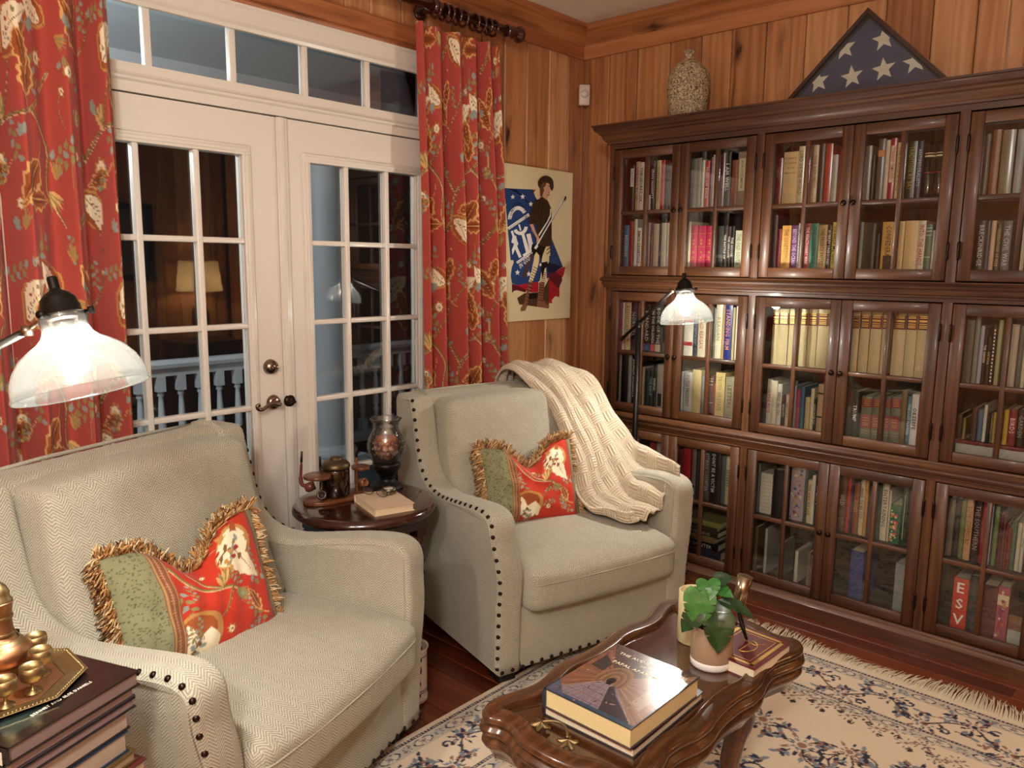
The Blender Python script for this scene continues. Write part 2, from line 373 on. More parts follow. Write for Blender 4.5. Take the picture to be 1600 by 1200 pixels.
struct(obj('baseboard_left', MB().box(0, .018, -.95, -.02, 0, .12), PINEY))
struct(obj('baseboard_back', MB().box(.02, .44, -.018, 0, 0, .12), PINEX))
struct(obj('baseboard_right', MB().box(XR-.018, XR, YF, -.02, 0, .12), PINEY))
# door surround
YM, ZT = -1.939, 2.06
LY0, RY1 = -2.80, -1.08
cas = [(0, 0), (.018, 0), (.024, .012), (.018, .03), (.018, .08), (.026, .088), (.026, .096), (0, .096)]
t7 = struct(obj('trim_7', MB().prism([(a, 2.345+b*.95) for a, b in cas], -2.93, -.95, axis='y')
    .prism([(a, -1.045+b) for a, b in cas], 0, 2.345).prism([(a, -2.835-b) for a, b in cas][::-1], 0, 2.345)
    .box(-.10, 0, -1.075, -1.045, 0, 2.40).box(-.10, 0, -2.835, -2.805, 0, 2.40).box(-.10, 0, -2.805, -1.075, 2.375, 2.43), WHITE))
hd = [(-.08, 2.066), (.004, 2.066), (.004, 2.10), (.016, 2.106), (.018, 2.114), (.010, 2.122), (.006, 2.13), (.006, 2.150), (-.08, 2.150)]
struct(obj('trim_8', MB().prism(hd, -2.805, -1.075, axis='y'), WHITE))
struct(obj('door_sill', MB().box(-.14, .0, -2.86, -1.02, -.013, .012), NICKEL)).name = 'trim_9'
win = struct(obj('window_1', MB().box(-.03, .004, -2.805, -1.075, 2.150, 2.160).box(-.03, .004, -2.805, -1.075, 2.36, 2.375), WHITE))
ms = [-2.8, -2.413, -2.104, -1.798, -1.493, -1.19]
for a in ms[1:]: obj('mullion', MB().box(-.03, .002, a-.012, a+.012, 2.158, 2.362), WHITE, win, bevel=.003)
for a, b in zip(ms, ms[1:]+[-1.08]):
    if b-a > .02: obj('pane', MB().box(-.018, -.015, a+.011, b-.011, 2.158, 2.362), GLASS, win)
obj('pane', MB().box(-.018, -.015, -1.18, -1.08, 2.158, 2.362), GLASS, win)
def french_door(name, ya, yb, knob):
    e = .1476; g0, g1 = ya+e, yb-e; z0, z1 = .29, 1.9035
    d = struct(obj(name, MB().box(-.044, 0, ya+.002, g0, .014, ZT).box(-.044, 0, g1, yb-.002, .014, ZT)
        .box(-.044, 0, g0, g1, z1, ZT).box(-.044, 0, g0, g1, .014, z0), WHITE))
    bead = MB(); w = .034
    for (a, b, c, dd) in ((g0-w, g1+w, z1, z1+w), (g0-w, g1+w, z0-w, z0), (g0-w, g0, z0, z1), (g1, g1+w, z0, z1)):
        bead.box(-.004, .010, a, b, c, dd)
        s = .010; bead.box(.010, .014, a+s, b-s, c+(s if dd-c < .1 else 0), dd-(s if dd-c < .1 else 0))
    obj('glazing_bead', bead, WHITE, d, bevel=.003)
    cs = [g0, g0+.177, g1-.177, g1]; rs = [z0, .610, .935, 1.26, 1.585, z1]
    for c in cs[1:-1]: obj('muntin', MB().box(-.03, .006, c-.011, c+.011, z0, z1), WHITE, d, bevel=.004)
    for r in rs[1:-1]: obj('muntin', MB().box(-.028, .0045, g0, g1, r-.0105, r+.0105), WHITE, d, bevel=.004)
    for i in range(3):
        for j in range(5): obj('pane', MB().box(-.020, -.017, cs[i]+.002, cs[i+1]-.002, rs[j]+.002, rs[j+1]-.002), GLASS, d)
    return d
dl = french_door('door_1', YM-.863, YM, True)
dr = french_door('door_2', YM, YM+.863, False)
obj('astragal', MB().box(0, .012, YM-.002, YM+.045, .014, ZT).box(.012, .017, YM+.004, YM+.03, .014, ZT), WHITE, dr, bevel=.002)
MX = Matrix.Rotation(PI/2, 4, 'Y')
db = obj('deadbolt', MB().lathe([(0,.026),(.012,.026),(.016,.022),(.026,.018),(.029,.008),(.031,0),(0,0)], 24, (0, -1.998, 1.093), 0, True, MX), NICKEL, dl)
obj('thumb_turn', MB().box(.026, .042, -2.012, -1.984, 1.089, 1.097), NICKEL, dl, bevel=.002)
obj('lever_rose', MB().lathe([(0,.018),(.018,.018),(.026,.012),(.03,.004),(.031,0),(0,0)], 24, (0, -1.990, .948), 0, True, MX), NICKEL, dl)
lv = [(.020,-1.990,.948),(.05,-1.990,.948),(.056,-2.0,.946),(.056,-2.02,.952),(.056,-2.045,.948),(.056,-2.07,.936),(.056,-2.088,.940),(.056,-2.092,.952),(.056,-2.082,.956)]
obj('lever_handle', MB().tube([tuple(p) for p in crspline(lv, 5)], .0075, 10), NICKEL, dl)
struct(obj('lever_handle', MB().tube([tuple(p) for p in crspline([(.03,-1.945,.948),(.05,-1.94,.945),(.05,-1.92,.95)], 5)], .007, 8).lathe([(0,.012),(.022,.010),(.026,0),(0,0)], 20, (.012,-1.924,.948),0,True,MX), BRONZE, dr)); bpy.data.objects['lever_handle.001'].pop('kind')

# ----------------------------------------------------------------- porch beyond the glass
pf = struct(obj('porch_floor', MB().box(-3.2, -.14, -5.2, 2.0, -.10, -.03), PORCHF)); pf.name = 'trim_10'
pc = MB(); yy = -5.2
struct(obj('porch_ceiling', MB().box(-2.75, -.14, -5.2, 2.0, 2.72, 2.78), PORCHC)).name = 'trim_11'
struct(obj('porch_beam', MB().box(-2.42, -2.16, -5.2, 2.0, 2.36, 2.72).box(-2.16, -2.12, -5.2, 2.0, 2.64, 2.72), PORCHW)).name = 'trim_12'
c = empty('porch_column', (-2.3, -.155, -.03), 0, 'round white porch column seen through the right-hand door', 'column')
obj('shaft', MB().lathe([(.155,.14),(.160,.5),(.160,1.2),(.150,1.9),(.135,2.28)], 32), PORCHW, c)
obj('column_base', MB().box(-.21,.21,-.21,.21,0,.05).lathe([(.0,.05),(.20,.05),(.208,.075),(.20,.10),(.175,.105),(.17,.12),(.16,.14),(0,.14)], 32), PORCHW, c)
obj('capital', MB().lathe([(.135,2.28),(.15,2.285),(.14,2.30),(.135,2.32),(.16,2.34),(.17,2.36),(0,2.36)], 32).box(-.165,.165,-.165,.165,2.355,2.39), PORCHW, c)
rl = empty('porch_railing', (-2.3, -2.4, -.03), 0, 'white porch railing with turned balusters beyond the french doors', 'railing')
obj('top_rail', MB().prism([(-.045,.845),(.045,.845),(.05,.87),(.03,.895),(-.03,.895),(-.05,.87)], -2.5, 4.2, axis='y').box(-.02,.02,-2.5,4.2,.79,.845), PORCHW, rl)
obj('bottom_rail', MB().box(-.035,.035,-2.5,4.2,.11,.19), PORCHW, rl)
bal = mesh('baluster', MB().box(-.027,.027,-.027,.027,.19,.29).box(-.027,.027,-.027,.027,.69,.79).lathe([(.02,.29),(.026,.30),(.017,.315),(.025,.34),(.026,.36),(.016,.375),(.027,.40),(.024,.50),(.017,.62),(.015,.655),(.024,.665),(.018,.68),(.025,.69)], 14), PORCHW)
yy = -2.43
while yy < 4.15:
    if abs(yy+2.4-.49-1.42) > 0: 
        if abs((yy-2.4)+.155) > .21: link('baluster', bal, rl, (0, yy, 0))
    yy += .135

# ================================================================= PATTERN PAINTING (flat print, evaluated at mesh points)
class Paint:
    def __init__(s, U, V, base, tile=None):
        s.U = U.ravel().astype(np.float64); s.V = V.ravel().astype(np.float64); s.c = np.tile(np.array(lin(base)[:3]), (len(s.U), 1)); s.tile = tile
        if tile: s.U = np.mod(s.U, tile[0]); s.V = np.mod(s.V, tile[1])
        s.order = np.argsort(s.V, kind='stable'); s.Vs = s.V[s.order]
    def _sub(s, x0, x1, y0, y1):
        a, b = np.searchsorted(s.Vs, (y0, y1)); i = s.order[a:b]; u = s.U[i]; return i[(u >= x0) & (u <= x1)]
    def _offs(s):
        if not s.tile: return [(0, 0)]
        return [(a*s.tile[0], b*s.tile[1]) for a in (-1, 0, 1) for b in (-1, 0, 1)]
    def put(s, x0, x1, y0, y1, fn, col):
        col = np.array(lin(col)[:3]) if isinstance(col, str) else np.array(col)
        for ox, oy in s._offs():
            i = s._sub(x0+ox, x1+ox, y0+oy, y1+oy)
            if len(i):
                mk = fn(s.U[i]-ox, s.V[i]-oy); s.c[i[mk]] = col
    def stroke(s, pts, w0, w1, col, smooth=4):
        P = crspline(pts, smooth) if smooth > 1 else [np.array(p, float) for p in pts]; n = len(P)-1
        for k in range(n):
            a, b = P[k], P[k+1]; w = (w0+(w1-w0)*(k+.5)/n)/2; d = b-a; L = float(d@d)+1e-12
            def fn(u, v, a=a, d=d, L=L, w=w):
                t = np.clip(((u-a[0])*d[0]+(v-a[1])*d[1])/L, 0, 1); return (u-a[0]-t*d[0])**2+(v-a[1]-t*d[1])**2 < w*w
            s.put(min(a[0],b[0])-w, max(a[0],b[0])+w, min(a[1],b[1])-w, max(a[1],b[1])+w, fn, col)
    def leaf(s, cx, cy, ang, L, w, col, wav=0, asym=0):
        ca, sa = math.cos(ang), math.sin(ang); R = L+w
        def fn(u, v):
            x = ((u-cx)*ca+(v-cy)*sa)/L; y = (-(u-cx)*sa+(v-cy)*ca)/w
            xx = np.clip(x, 0, 1); h = np.sin(PI*xx**.75)*(1+wav*np.sin(xx*28))
            y = y-asym*np.sin(PI*xx)*.6
            return (x > 0) & (x < 1) & (np.abs(y) < h*.5)
        s.put(cx-R, cx+R, cy-R, cy+R, fn, col)
    def disc(s, cx, cy, r, col, ry=None):
        ry = ry or r; s.put(cx-r, cx+r, cy-ry, cy+ry, lambda u, v: ((u-cx)/r)**2+((v-cy)/ry)**2 < 1, col)
    def rosette(s, cx, cy, r, n, col, ang=0):
        def fn(u, v):
            a = np.arctan2(v-cy, u-cx)+ang; d = np.hypot(u-cx, v-cy); return d < r*(.62+.38*np.cos(n*a))
        s.put(cx-r, cx+r, cy-r, cy+r, fn, col)
    def rect(s, x0, x1, y0, y1, col): s.put(x0, x1, y0, y1, lambda u, v: np.ones(len(u), bool), col)
    def poly(s, pts, col):
        P = np.array(pts, float)
        def fn(u, v):
            ins = np.zeros(len(u), bool); j = len(P)-1
            for i in range(len(P)):
                xi, yi = P[i]; xj, yj = P[j]
                cnd = ((yi > v) != (yj > v)) & (u < (xj-xi)*(v-yi)/(yj-yi+1e-12)+xi); ins ^= cnd; j = i
            return ins
        s.put(P[:,0].min(), P[:,0].max(), P[:,1].min(), P[:,1].max(), fn, col)
GO, GOL, RU, CR, BR, OL, BG, RD = 'b88848', 'd2a868', '9c5028', 'e6dabc', '77552c', '8c8454', '8c9890', 'a02c1c'
def paisley(p, x, y, a, k=1):
    L = .19*k; p.leaf(x, y, a, L, .125*k, GO, .05, .25); p.leaf(x+.01*math.cos(a), y+.01*math.sin(a), a, L*.93, .105*k, RU, .03, .3)
    dx, dy = math.cos(a), math.sin(a); p.leaf(x+dx*.025*k-dy*.008, y+dy*.025*k+dx*.008, a, L*.86, .082*k, CR, .06, .45)
    for i in range(9):
        t = .05+.10*((i*37) % 10)/10; s2 = (-1)**i*(.008+.006*(i % 3)); p.leaf(x+dx*t*k-dy*(s2+.014)*k, y+dy*t*k+dx*(s2+.014)*k, a+1.1*(-1)**i, .016*k, .009*k, [OL, BR, RD, BG][i % 4])
    p.stroke([(x, y), (x+dx*L*.5-dy*.02, y+dy*L*.5+dx*.02), (x+dx*L-dy*.004, y+dy*L)], .004*k, .002, BR)
def bigleaf(p, x, y, a, k=1):
    dx, dy = math.cos(a), math.sin(a)
    p.leaf(x, y, a, .17*k, .085*k, GOL, .16); p.leaf(x+dx*.006, y+dy*.006, a, .155*k, .062*k, RU, .14); p.leaf(x+dx*.02, y+dy*.02, a, .12*k, .03*k, '7c3c1c', .1)
    p.stroke([(x-dx*.05*k+dy*.02, y-dy*.05*k-dx*.02), (x, y), (x+dx*.15*k, y+dy*.15*k)], .004, .002, GOL)
def sprig(p, x, y, a, k=1, c=OL, c2=BG):
    dx, dy = math.cos(a), math.sin(a); e = (x+dx*.12*k-dy*.03, y+dy*.12*k+dx*.03)
    p.stroke([(x, y), (x+dx*.06*k+dy*.012, y+dy*.06*k-dx*.012), e], .003, .002, BR)
    for i in range(7):
        t = .015+.017*i; s2 = (-1)**i; q = (x+dx*t*k, y+dy*t*k); p.leaf(q[0], q[1], a+s2*.95, .030*k, .017*k, c if i % 3 else c2)
def branch(p, pts, w=.014):
    p.stroke(pts, w*1.2, w*.5, 'd0b488'); P = [(x+.002, y+.002) for x, y in pts]; p.stroke(P, w, w*.35, BR); p.stroke([(x-.001, y+.003) for x, y in pts], w*.35, w*.15, OL)
def fan(p, x, y, a, k=1, c=GOL):
    for i in range(6): p.leaf(x, y, a+(i-2.5)*.2, .085*k*(1-.06*abs(i-2.5)), .014*k, c if i % 2 else OL)
def bloom(p, x, y, r):
    p.rosette(x, y, r*1.6, 7, RU); p.rosette(x, y, r*1.3, 7, GO); p.disc(x, y, r*.8, CR); p.rosette(x, y, r*.45, 5, BR)
def floral(p, ox=0, oy=0, k=1):
    T = lambda x, y: (ox+x*k, oy+y*k)
    branch(p, [T(.02,.02), T(.12,.10), T(.16,.22), T(.27,.30), T(.42,.33), T(.52,.44)], .016*k)
    branch(p, [T(.16,.22), T(.08,.34), T(.10,.46), T(.20,.56), T(.22,.68)], .011*k)
    branch(p, [T(.42,.33), T(.50,.24), T(.49,.12), T(.55,.02)], .010*k)
    branch(p, [T(.27,.30), T(.33,.44), T(.30,.56)], .007*k)
    for x, y, a in [(.15,.11,2.3),(.30,.31,-1.2),(.09,.40,2.6),(.50,.20,.4),(.21,.60,.2),(.46,.36,1.9),(.05,.24,3.6),(.36,.62,.7),(.38,.06,1.2)]: sprig(p, *T(x, y), a, k)
    paisley(p, *T(.30,.46), .75, k); paisley(p, *T(.13,.13), -1.0, .8*k); paisley(p, *T(.52,.56), 2.4, .7*k)
    bigleaf(p, *T(.10,.50), 2.2, k); bigleaf(p, *T(.44,.20), -2.2, k); bigleaf(p, *T(.40,.36), 1.5, .8*k)
    fan(p, *T(.27,.30), 1.9, k); fan(p, *T(.50,.12), -1.0, .8*k); fan(p, *T(.05,.30), 1.0, .7*k)
    bloom(p, *T(.24,.19), .028*k); bloom(p, *T(.47,.47), .022*k); bloom(p, *T(.02,.44), .02*k); bloom(p, *T(.33,.08), .018*k)
    for x, y, a in [(.20,.36,.3),(.37,.26,2.0),(.43,.56,-.6),(.02,.56,1.0),(.29,.02,.5)]:
        for d in (-.7, 0, .7): p.leaf(*T(x, y), a+d, .034*k, .02*k, BG)

def floral2(p):
    rr = random.Random(5)
    for i in range(16):
        x, y, a = rr.uniform(0, .66), rr.uniform(0, .79), rr.uniform(0, 6.28)
        if i % 4 == 0: bigleaf(p, x, y, a, .8)
        elif i % 4 == 1: fan(p, x, y, a, .8, GO)
        elif i % 4 == 2: sprig(p, x, y, a, .8)
        else: bloom(p, x, y, .015); p.stroke([(x, y), (x+.05*math.cos(a), y+.05*math.sin(a)), (x+.11*math.cos(a+.5), y+.11*math.sin(a+.5))], .005, .003, OL)
# ----------------------------------------------------------------- curtains
def curtain(name, y0, y1, label, npl, seed, ztop=2.525, flare=(0, 0), sx=.10):
    r = np.random.default_rng(seed); nu, nv = 380, 560; z1, z0 = ztop, .02
    u = np.linspace(0, 1, nu); v = np.linspace(0, 1, nv)          # v: 0 top
    Uu, Vv = np.meshgrid(u, v)
    yl = y0-flare[0]*Vv; yr = y1+flare[1]*Vv
    ph = 2*PI*npl*(Uu+.012*np.sin(5*Uu+seed)+.010*np.sin(11*Uu+2*seed))
    amp = .026+.022*np.clip(Vv*3, 0, 1)
    am = 1+.35*np.sin(2.3*PI*Uu*2+seed); drift = .35*np.sin(Vv*3+seed)*np.sin(9*Uu)
    X = sx+amp*am*(np.sin(ph+drift)+.35*np.sin(2*ph+.6+drift)*np.clip(Vv*4,.3,1))
    Yc = yl+(yr-yl)*(Uu+.010*np.cos(ph+drift)*np.clip(Vv*3,0,1))
    Z = z1+(z0-z1)*Vv
    P = np.stack([X, Yc, Z], -1)
    d = np.hypot(np.diff(X[nv//2]), np.diff(Yc[nv//2])); s = np.concatenate([[0], np.cumsum(d)]); cu = np.tile(s*1.15, (nv, 1))
    pt = Paint(cu+.13*seed, Z, 'a8463c', (.66, .792)); floral(pt, 0, 0, 1.1); floral2(pt)
    me = fastgrid(name, P, CLOTH, pt.c)
    o = link(name, me); tag(o, label, 'curtain'); return o
cl = curtain('curtain', -3.22, -2.575, 'red floral curtain hanging left of the french doors, behind the near lamp', 5.5, 1, 2.53, (0, -.0))
cr_ = curtain('curtain', -1.315, -.80, 'red floral curtain hanging between the french doors and the soldier poster', 5.0, 2, 2.53, (-.03, .10))
rod = empty('curtain_rod', (.12, -.70, 2.607), 0, 'dark turned wooden curtain rod above the french doors', 'curtain rod')
obj('pole', MB().tube([(0, -.06, 0), (0, -2.75, 0)], .021, 20), MAHOD, rod)
MY = Matrix.Rotation(-PI/2, 4, 'X')
fin = obj('finial', MB().lathe([(0,.045),(.02,.045),(.036,.038),(.040,.028),(.034,.018),(.028,.012),(.022,.004),(.018,-.004),(.026,-.012),(.030,-.02),(.026,-.03),(.021,-.045),(.028,-.055),(.028,-.06),(.0,-.06)], 28, (0,0,0), 0, True, MY), MAHOD, rod)
fin.location = (0, -.0, 0)
for yy in (-.50, -2.30): obj('bracket', MB().tube([(-.12,yy,.0),(-.03,yy,.0)], .014, 14).lathe([(0,0),(.035,0),(.038,.006),(.03,.014),(0,.016)], 20, (-.118,yy,0), 0, True, MX).lathe([(.0,-.03),(.026,-.03),(.026,.03),(.0,.03)], 18, (0,yy,0), 0, True, MY), MAHOD, rod)
rg = MB()
tor = [(.033+.0065*math.cos(2*PI*k/8), .0065*math.sin(2*PI*k/8)) for k in range(9)]
ringm = mesh('curtain_ring', MB().lathe(tor, 28, (0,0,0), 0, True, MY), MAHOD)
for yy in (-1.21, -1.165, -1.13, -1.085, -1.045, -.975, -.935, -.885, -.85):
    rr = link('curtain_ring', ringm, cr_, (.12, yy, 2.597), (0, 0, random.uniform(-.25,.25)))
for k in range(8): link('curtain_ring', ringm, cl, (.12, -3.18+.075*k, 2.597), (0, 0, random.uniform(-.25,.25)))

# ----------------------------------------------------------------- poster and motion detector
POSTER=[('red',[-443,1898,-416,1902,-429,1886]),('blue',[-661,1890,-441,1900,-415,1867,-315,1693,-284,1644,-230,1561,-252,1533,-608,1529]),('blue',[-625,1648,-282,1660,-173,1499,-231,1474,-308,1433,-383,1417,-558,1399,-596,1411,-606,1450,-598,1492,-584,1516,-593,1554,-613,1584]),('navy',[-633,1891,-568,1889,-480,1836,-417,1805,-466,1820,-547,1866]),('navy',[-311,1526,-173,1499,-231,1474,-277,1457,-309,1470]),('red',[-596,1409,-558,1399,-383,1417,-382,1361,-444,1360,-517,1383]),('darkred',[-596,1408,-517,1387,-480,1371,-489,1361,-558,1374,-581,1370,-594,1359]),('darkred',[-309,1457,-235,1472,-181,1441,-177,1420,-197,1395,-202,1374,-242,1387,-295,1433]),('red',[-235,1472,-173,1497,-151,1497,-166,1449,-179,1439]),('red',[-302,1433,-276,1421,-202,1374,-199,1329,-237,1336,-266,1314,-262,1297,-298,1298]),('cream',[-433,1886,-405,1901,-384,1874,-394,1855,-415,1858]),('white',[-623,1683,-461,1763,-475,1775,-636,1695]),('white',[-506,1550,-421,1590,-431,1599,-516,1559]),('navy',[-624,1692,-470,1770,-471,1771,-625,1693]),('navy',[-625,1685,-467,1763,-468,1764,-626,1686]),('white',[-632,1736,-630,1755,-601,1751,-603,1738]),('white',[-630,1755,-621,1773,-596,1764,-601,1751]),('white',[-621,1773,-607,1788,-588,1774,-596,1764]),('white',[-607,1788,-590,1799,-577,1782,-588,1774]),('white',[-590,1799,-569,1806,-564,1787,-577,1782]),('white',[-569,1806,-547,1808,-550,1788,-564,1787]),('white',[-547,1808,-526,1804,-537,1785,-550,1788]),('white',[-526,1804,-507,1796,-525,1779,-537,1785]),('white',[-507,1796,-491,1782,-516,1770,-525,1779]),('white',[-477,1705,-481,1692,-506,1697,-504,1705]),('white',[-481,1692,-489,1680,-511,1690,-506,1697]),('white',[-489,1680,-501,1671,-517,1684,-511,1690]),('white',[-501,1671,-516,1664,-526,1680,-517,1684]),('white',[-516,1664,-532,1660,-535,1678,-526,1680]),('white',[-532,1660,-549,1661,-544,1678,-535,1678]),('white',[-549,1661,-565,1664,-553,1680,-544,1678]),('white',[-565,1664,-579,1671,-561,1685,-553,1680]),('white',[-579,1671,-589,1681,-566,1691,-561,1685]),('white',[-611,1677,-595,1648,-579,1652,-596,1682]),('white',[-554,1713,-540,1683,-528,1686,-542,1716]),('white',[-528,1665,-485,1560,-463,1564,-506,1670]),('white',[-489,1666,-460,1582,-426,1588,-456,1672]),('white',[-596,1652,-570,1657,-563,1635,-550,1614,-576,1587,-595,1556,-602,1582,-583,1613,-606,1621]),('white',[-590,1608,-545,1542,-524,1548,-569,1615]),('white',[-520,1650,-480,1573,-459,1578,-500,1655]),('white',[-474,1652,-448,1590,-425,1594,-451,1656]),('white',[-556,1511,-436,1569,-449,1579,-567,1521]),('navy',[-558,1516,-443,1573,-445,1575,-560,1517]),('white',[-599,1865,-594,1856,-581,1856,-591,1850,-587,1840,-598,1845,-609,1839,-606,1849,-616,1854,-603,1855]),('white',[-522,1873,-517,1863,-502,1864,-513,1856,-509,1845,-522,1851,-534,1844,-530,1855,-542,1861,-527,1862]),('white',[-458,1839,-453,1829,-438,1830,-449,1822,-445,1812,-457,1817,-469,1811,-466,1821,-477,1827,-463,1828]),('white',[-652,1815,-650,1810,-643,1811,-648,1807,-647,1803,-652,1805,-657,1802,-655,1807,-660,1810,-654,1810]),('white',[-556,1482,-550,1472,-535,1471,-547,1464,-543,1453,-555,1460,-568,1453,-564,1464,-576,1471,-561,1472]),('white',[-466,1475,-460,1464,-445,1463,-457,1456,-452,1445,-465,1452,-478,1445,-474,1456,-486,1463,-471,1464]),('white',[-370,1520,-366,1512,-355,1511,-363,1506,-360,1498,-370,1503,-379,1498,-376,1506,-385,1511,-374,1512]),('brown',[-556,1333,-498,1357,-357,1361,-295,1433,-294,1269,-405,1283,-539,1299]),('black',[-468,1351,-394,1355,-394,1327,-467,1325]),('brown',[-454,1567,-518,1441,-494,1435,-430,1562]),('cream',[-325,1670,-300,1680,-289,1556,-326,1555]),('cream',[-339,1658,-298,1659,-298,1526,-323,1498,-314,1417,-377,1413,-360,1478,-361,1526]),('cream',[-406,1575,-381,1565,-383,1525,-397,1485,-433,1418,-466,1418,-446,1466,-429,1525,-421,1561]),('black',[-443,1615,-313,1627,-332,1598,-350,1566,-361,1538,-381,1557,-406,1575,-427,1553,-449,1588]),('black',[-361,1520,-311,1526,-310,1502,-335,1486,-352,1433,-366,1482]),('tan',[-466,1418,-430,1416,-462,1354,-473,1291,-490,1264,-526,1261,-530,1277,-497,1308,-483,1363]),('tan',[-380,1413,-333,1413,-343,1324,-317,1294,-291,1285,-294,1271,-393,1282,-396,1297,-385,1337]),('black',[-430,1496,-399,1484,-396,1487,-427,1499]),('black',[-361,1468,-322,1460,-321,1463,-359,1471]),('black',[-436,1482,-406,1470,-403,1473,-433,1485]),('black',[-362,1457,-325,1449,-323,1453,-360,1461]),('black',[-442,1469,-413,1457,-410,1460,-439,1472]),('black',[-364,1447,-327,1439,-325,1442,-362,1450]),('black',[-447,1455,-420,1443,-417,1446,-444,1458]),('black',[-365,1436,-329,1428,-327,1432,-364,1440]),('black',[-453,1442,-427,1430,-424,1433,-450,1445]),('black',[-367,1426,-332,1418,-330,1421,-365,1429]),('black',[-459,1428,-434,1416,-431,1419,-456,1431]),('black',[-369,1416,-334,1407,-332,1411,-367,1419]),('black',[-473,1409,-440,1400,-438,1404,-471,1412]),('black',[-384,1400,-338,1393,-337,1396,-382,1403]),('black',[-476,1391,-444,1382,-442,1386,-474,1394]),('black',[-383,1386,-338,1379,-337,1383,-382,1389]),('black',[-479,1373,-449,1365,-447,1368,-477,1376]),('black',[-383,1372,-337,1365,-336,1369,-382,1376]),('black',[-481,1355,-453,1347,-451,1350,-479,1358]),('black',[-383,1358,-337,1351,-336,1355,-381,1362]),('black',[-484,1337,-458,1329,-455,1332,-482,1341]),('black',[-382,1345,-337,1338,-336,1341,-381,1348]),('black',[-487,1320,-462,1311,-460,1314,-484,1323]),('black',[-382,1331,-336,1324,-335,1327,-381,1334]),('black',[-489,1302,-467,1293,-464,1296,-487,1305]),('black',[-382,1317,-336,1310,-335,1313,-380,1321]),('black',[-320,1563,-288,1582,-292,1585,-324,1566]),('black',[-321,1584,-289,1603,-293,1606,-325,1587]),('black',[-321,1605,-289,1624,-293,1626,-325,1607]),('black',[-322,1625,-290,1644,-294,1647,-326,1628]),('black',[-323,1646,-290,1665,-294,1668,-326,1648]),('coat',[-383,1863,-348,1869,-319,1849,-291,1812,-284,1740,-280,1611,-327,1606,-406,1608,-407,1689,-403,1779,-401,1841]),('coat',[-383,1856,-418,1847,-442,1826,-477,1731,-467,1718,-408,1721,-389,1780,-376,1843]),('black',[-406,1824,-432,1733,-427,1733,-401,1823]),('black',[-385,1843,-404,1752,-399,1752,-381,1843]),('black',[-364,1844,-382,1699,-377,1699,-359,1844]),('black',[-321,1829,-346,1692,-341,1692,-316,1829]),('black',[-291,1785,-315,1620,-310,1620,-286,1785]),('black',[-475,1743,-409,1737,-408,1740,-474,1746]),('black',[-375,1691,-394,1618,-389,1618,-370,1690]),('black',[-413,1841,-452,1777,-447,1776,-409,1840]),('skin',[-467,1718,-439,1721,-414,1676,-378,1641,-381,1623,-406,1611,-410,1644,-453,1688]),('black',[-467,1709,-412,1644,-408,1645,-463,1710]),('white',[-300,1810,-292,1808,-294,1767,-316,1738,-389,1658,-396,1667,-327,1738,-301,1775]),('white',[-414,1593,-173,1873,-184,1876,-425,1596]),('black',[-411,1594,-171,1874,-174,1875,-414,1595]),('black',[-184,1865,-169,1887,-159,1879,-172,1859]),('white',[-412,1589,-393,1607,-411,1614,-429,1596]),('coat',[-275,1944,-277,1933,-283,1922,-293,1913,-307,1905,-323,1900,-340,1897,-357,1898,-372,1900,-386,1906,-396,1914,-403,1923,-405,1933,-404,1944,-397,1954,-387,1963,-374,1971,-359,1976,-342,1979,-325,1979,-309,1977,-295,1971,-284,1964,-277,1954]),('skin',[-360,1915,-336,1942,-311,1942,-305,1920,-298,1907,-306,1902,-304,1884,-320,1869,-330,1853,-359,1864,-363,1889]),('hair',[-364,1940,-333,1947,-343,1926,-360,1915,-353,1903,-363,1884,-369,1866,-385,1869,-388,1896,-385,1922]),('coat',[-400,1921,-399,1943,-379,1967,-337,1981,-294,1972,-275,1945,-274,1922,-287,1902,-298,1914,-306,1935,-333,1947,-364,1940,-390,1913]),('black',[-326,1928,-309,1925,-308,1928,-324,1931]),('black',[-319,1893,-306,1894,-306,1896,-319,1895]),('black',[-330,1876,-305,1883,-306,1885,-331,1878])]
ps = empty('poster', (.016, -.37, 1.61), 0, 'cream poster board of a soldier with a rifle before a blue flag', 'poster')
obj('board', MB().box(-.012, .006, -.300, .270, -.400, .405), plain('poster_cream', 'd8c8a0', .35, 0, .02), ps)
PC = {k: plain('poster_'+k, v, .4, 0, .02) for k, v in dict(red='a01c28', blue='243c6c', navy='131c34', darkred='5c1420', cream='d8c494', white='dcd8d0', tan='84563c', brown='4c3422', black='14100e', coat='3c2a1c', skin='c89a80', hair='6c4428').items()}
grp = {}
for i, (c, pts) in enumerate(POSTER):
    P = [(pts[k]/1000+.37, pts[k+1]/1000-1.61) for k in range(0, len(pts), 2)]
    a = sum(P[k][0]*P[(k+1)%len(P)][1]-P[(k+1)%len(P)][0]*P[k][1] for k in range(len(P)))
    if a < 0: P = P[::-1]
    x = .0062+i*.00005; grp.setdefault(c, MB()).add([(x, p[0], p[1]) for p in P], [list(range(len(P)))])
for c, mb in grp.items():
    me = mesh('figure_print' if c in ('coat','skin','hair','tan') else 'flag_print', mb, PC[c]); bm = bmesh.new(); bm.from_mesh(me); bmesh.ops.triangulate(bm, faces=bm.faces, ngon_method='EAR_CLIP'); bm.to_mesh(me); bm.free()
    stuff(link(me.name, me, ps))
_tc = {}
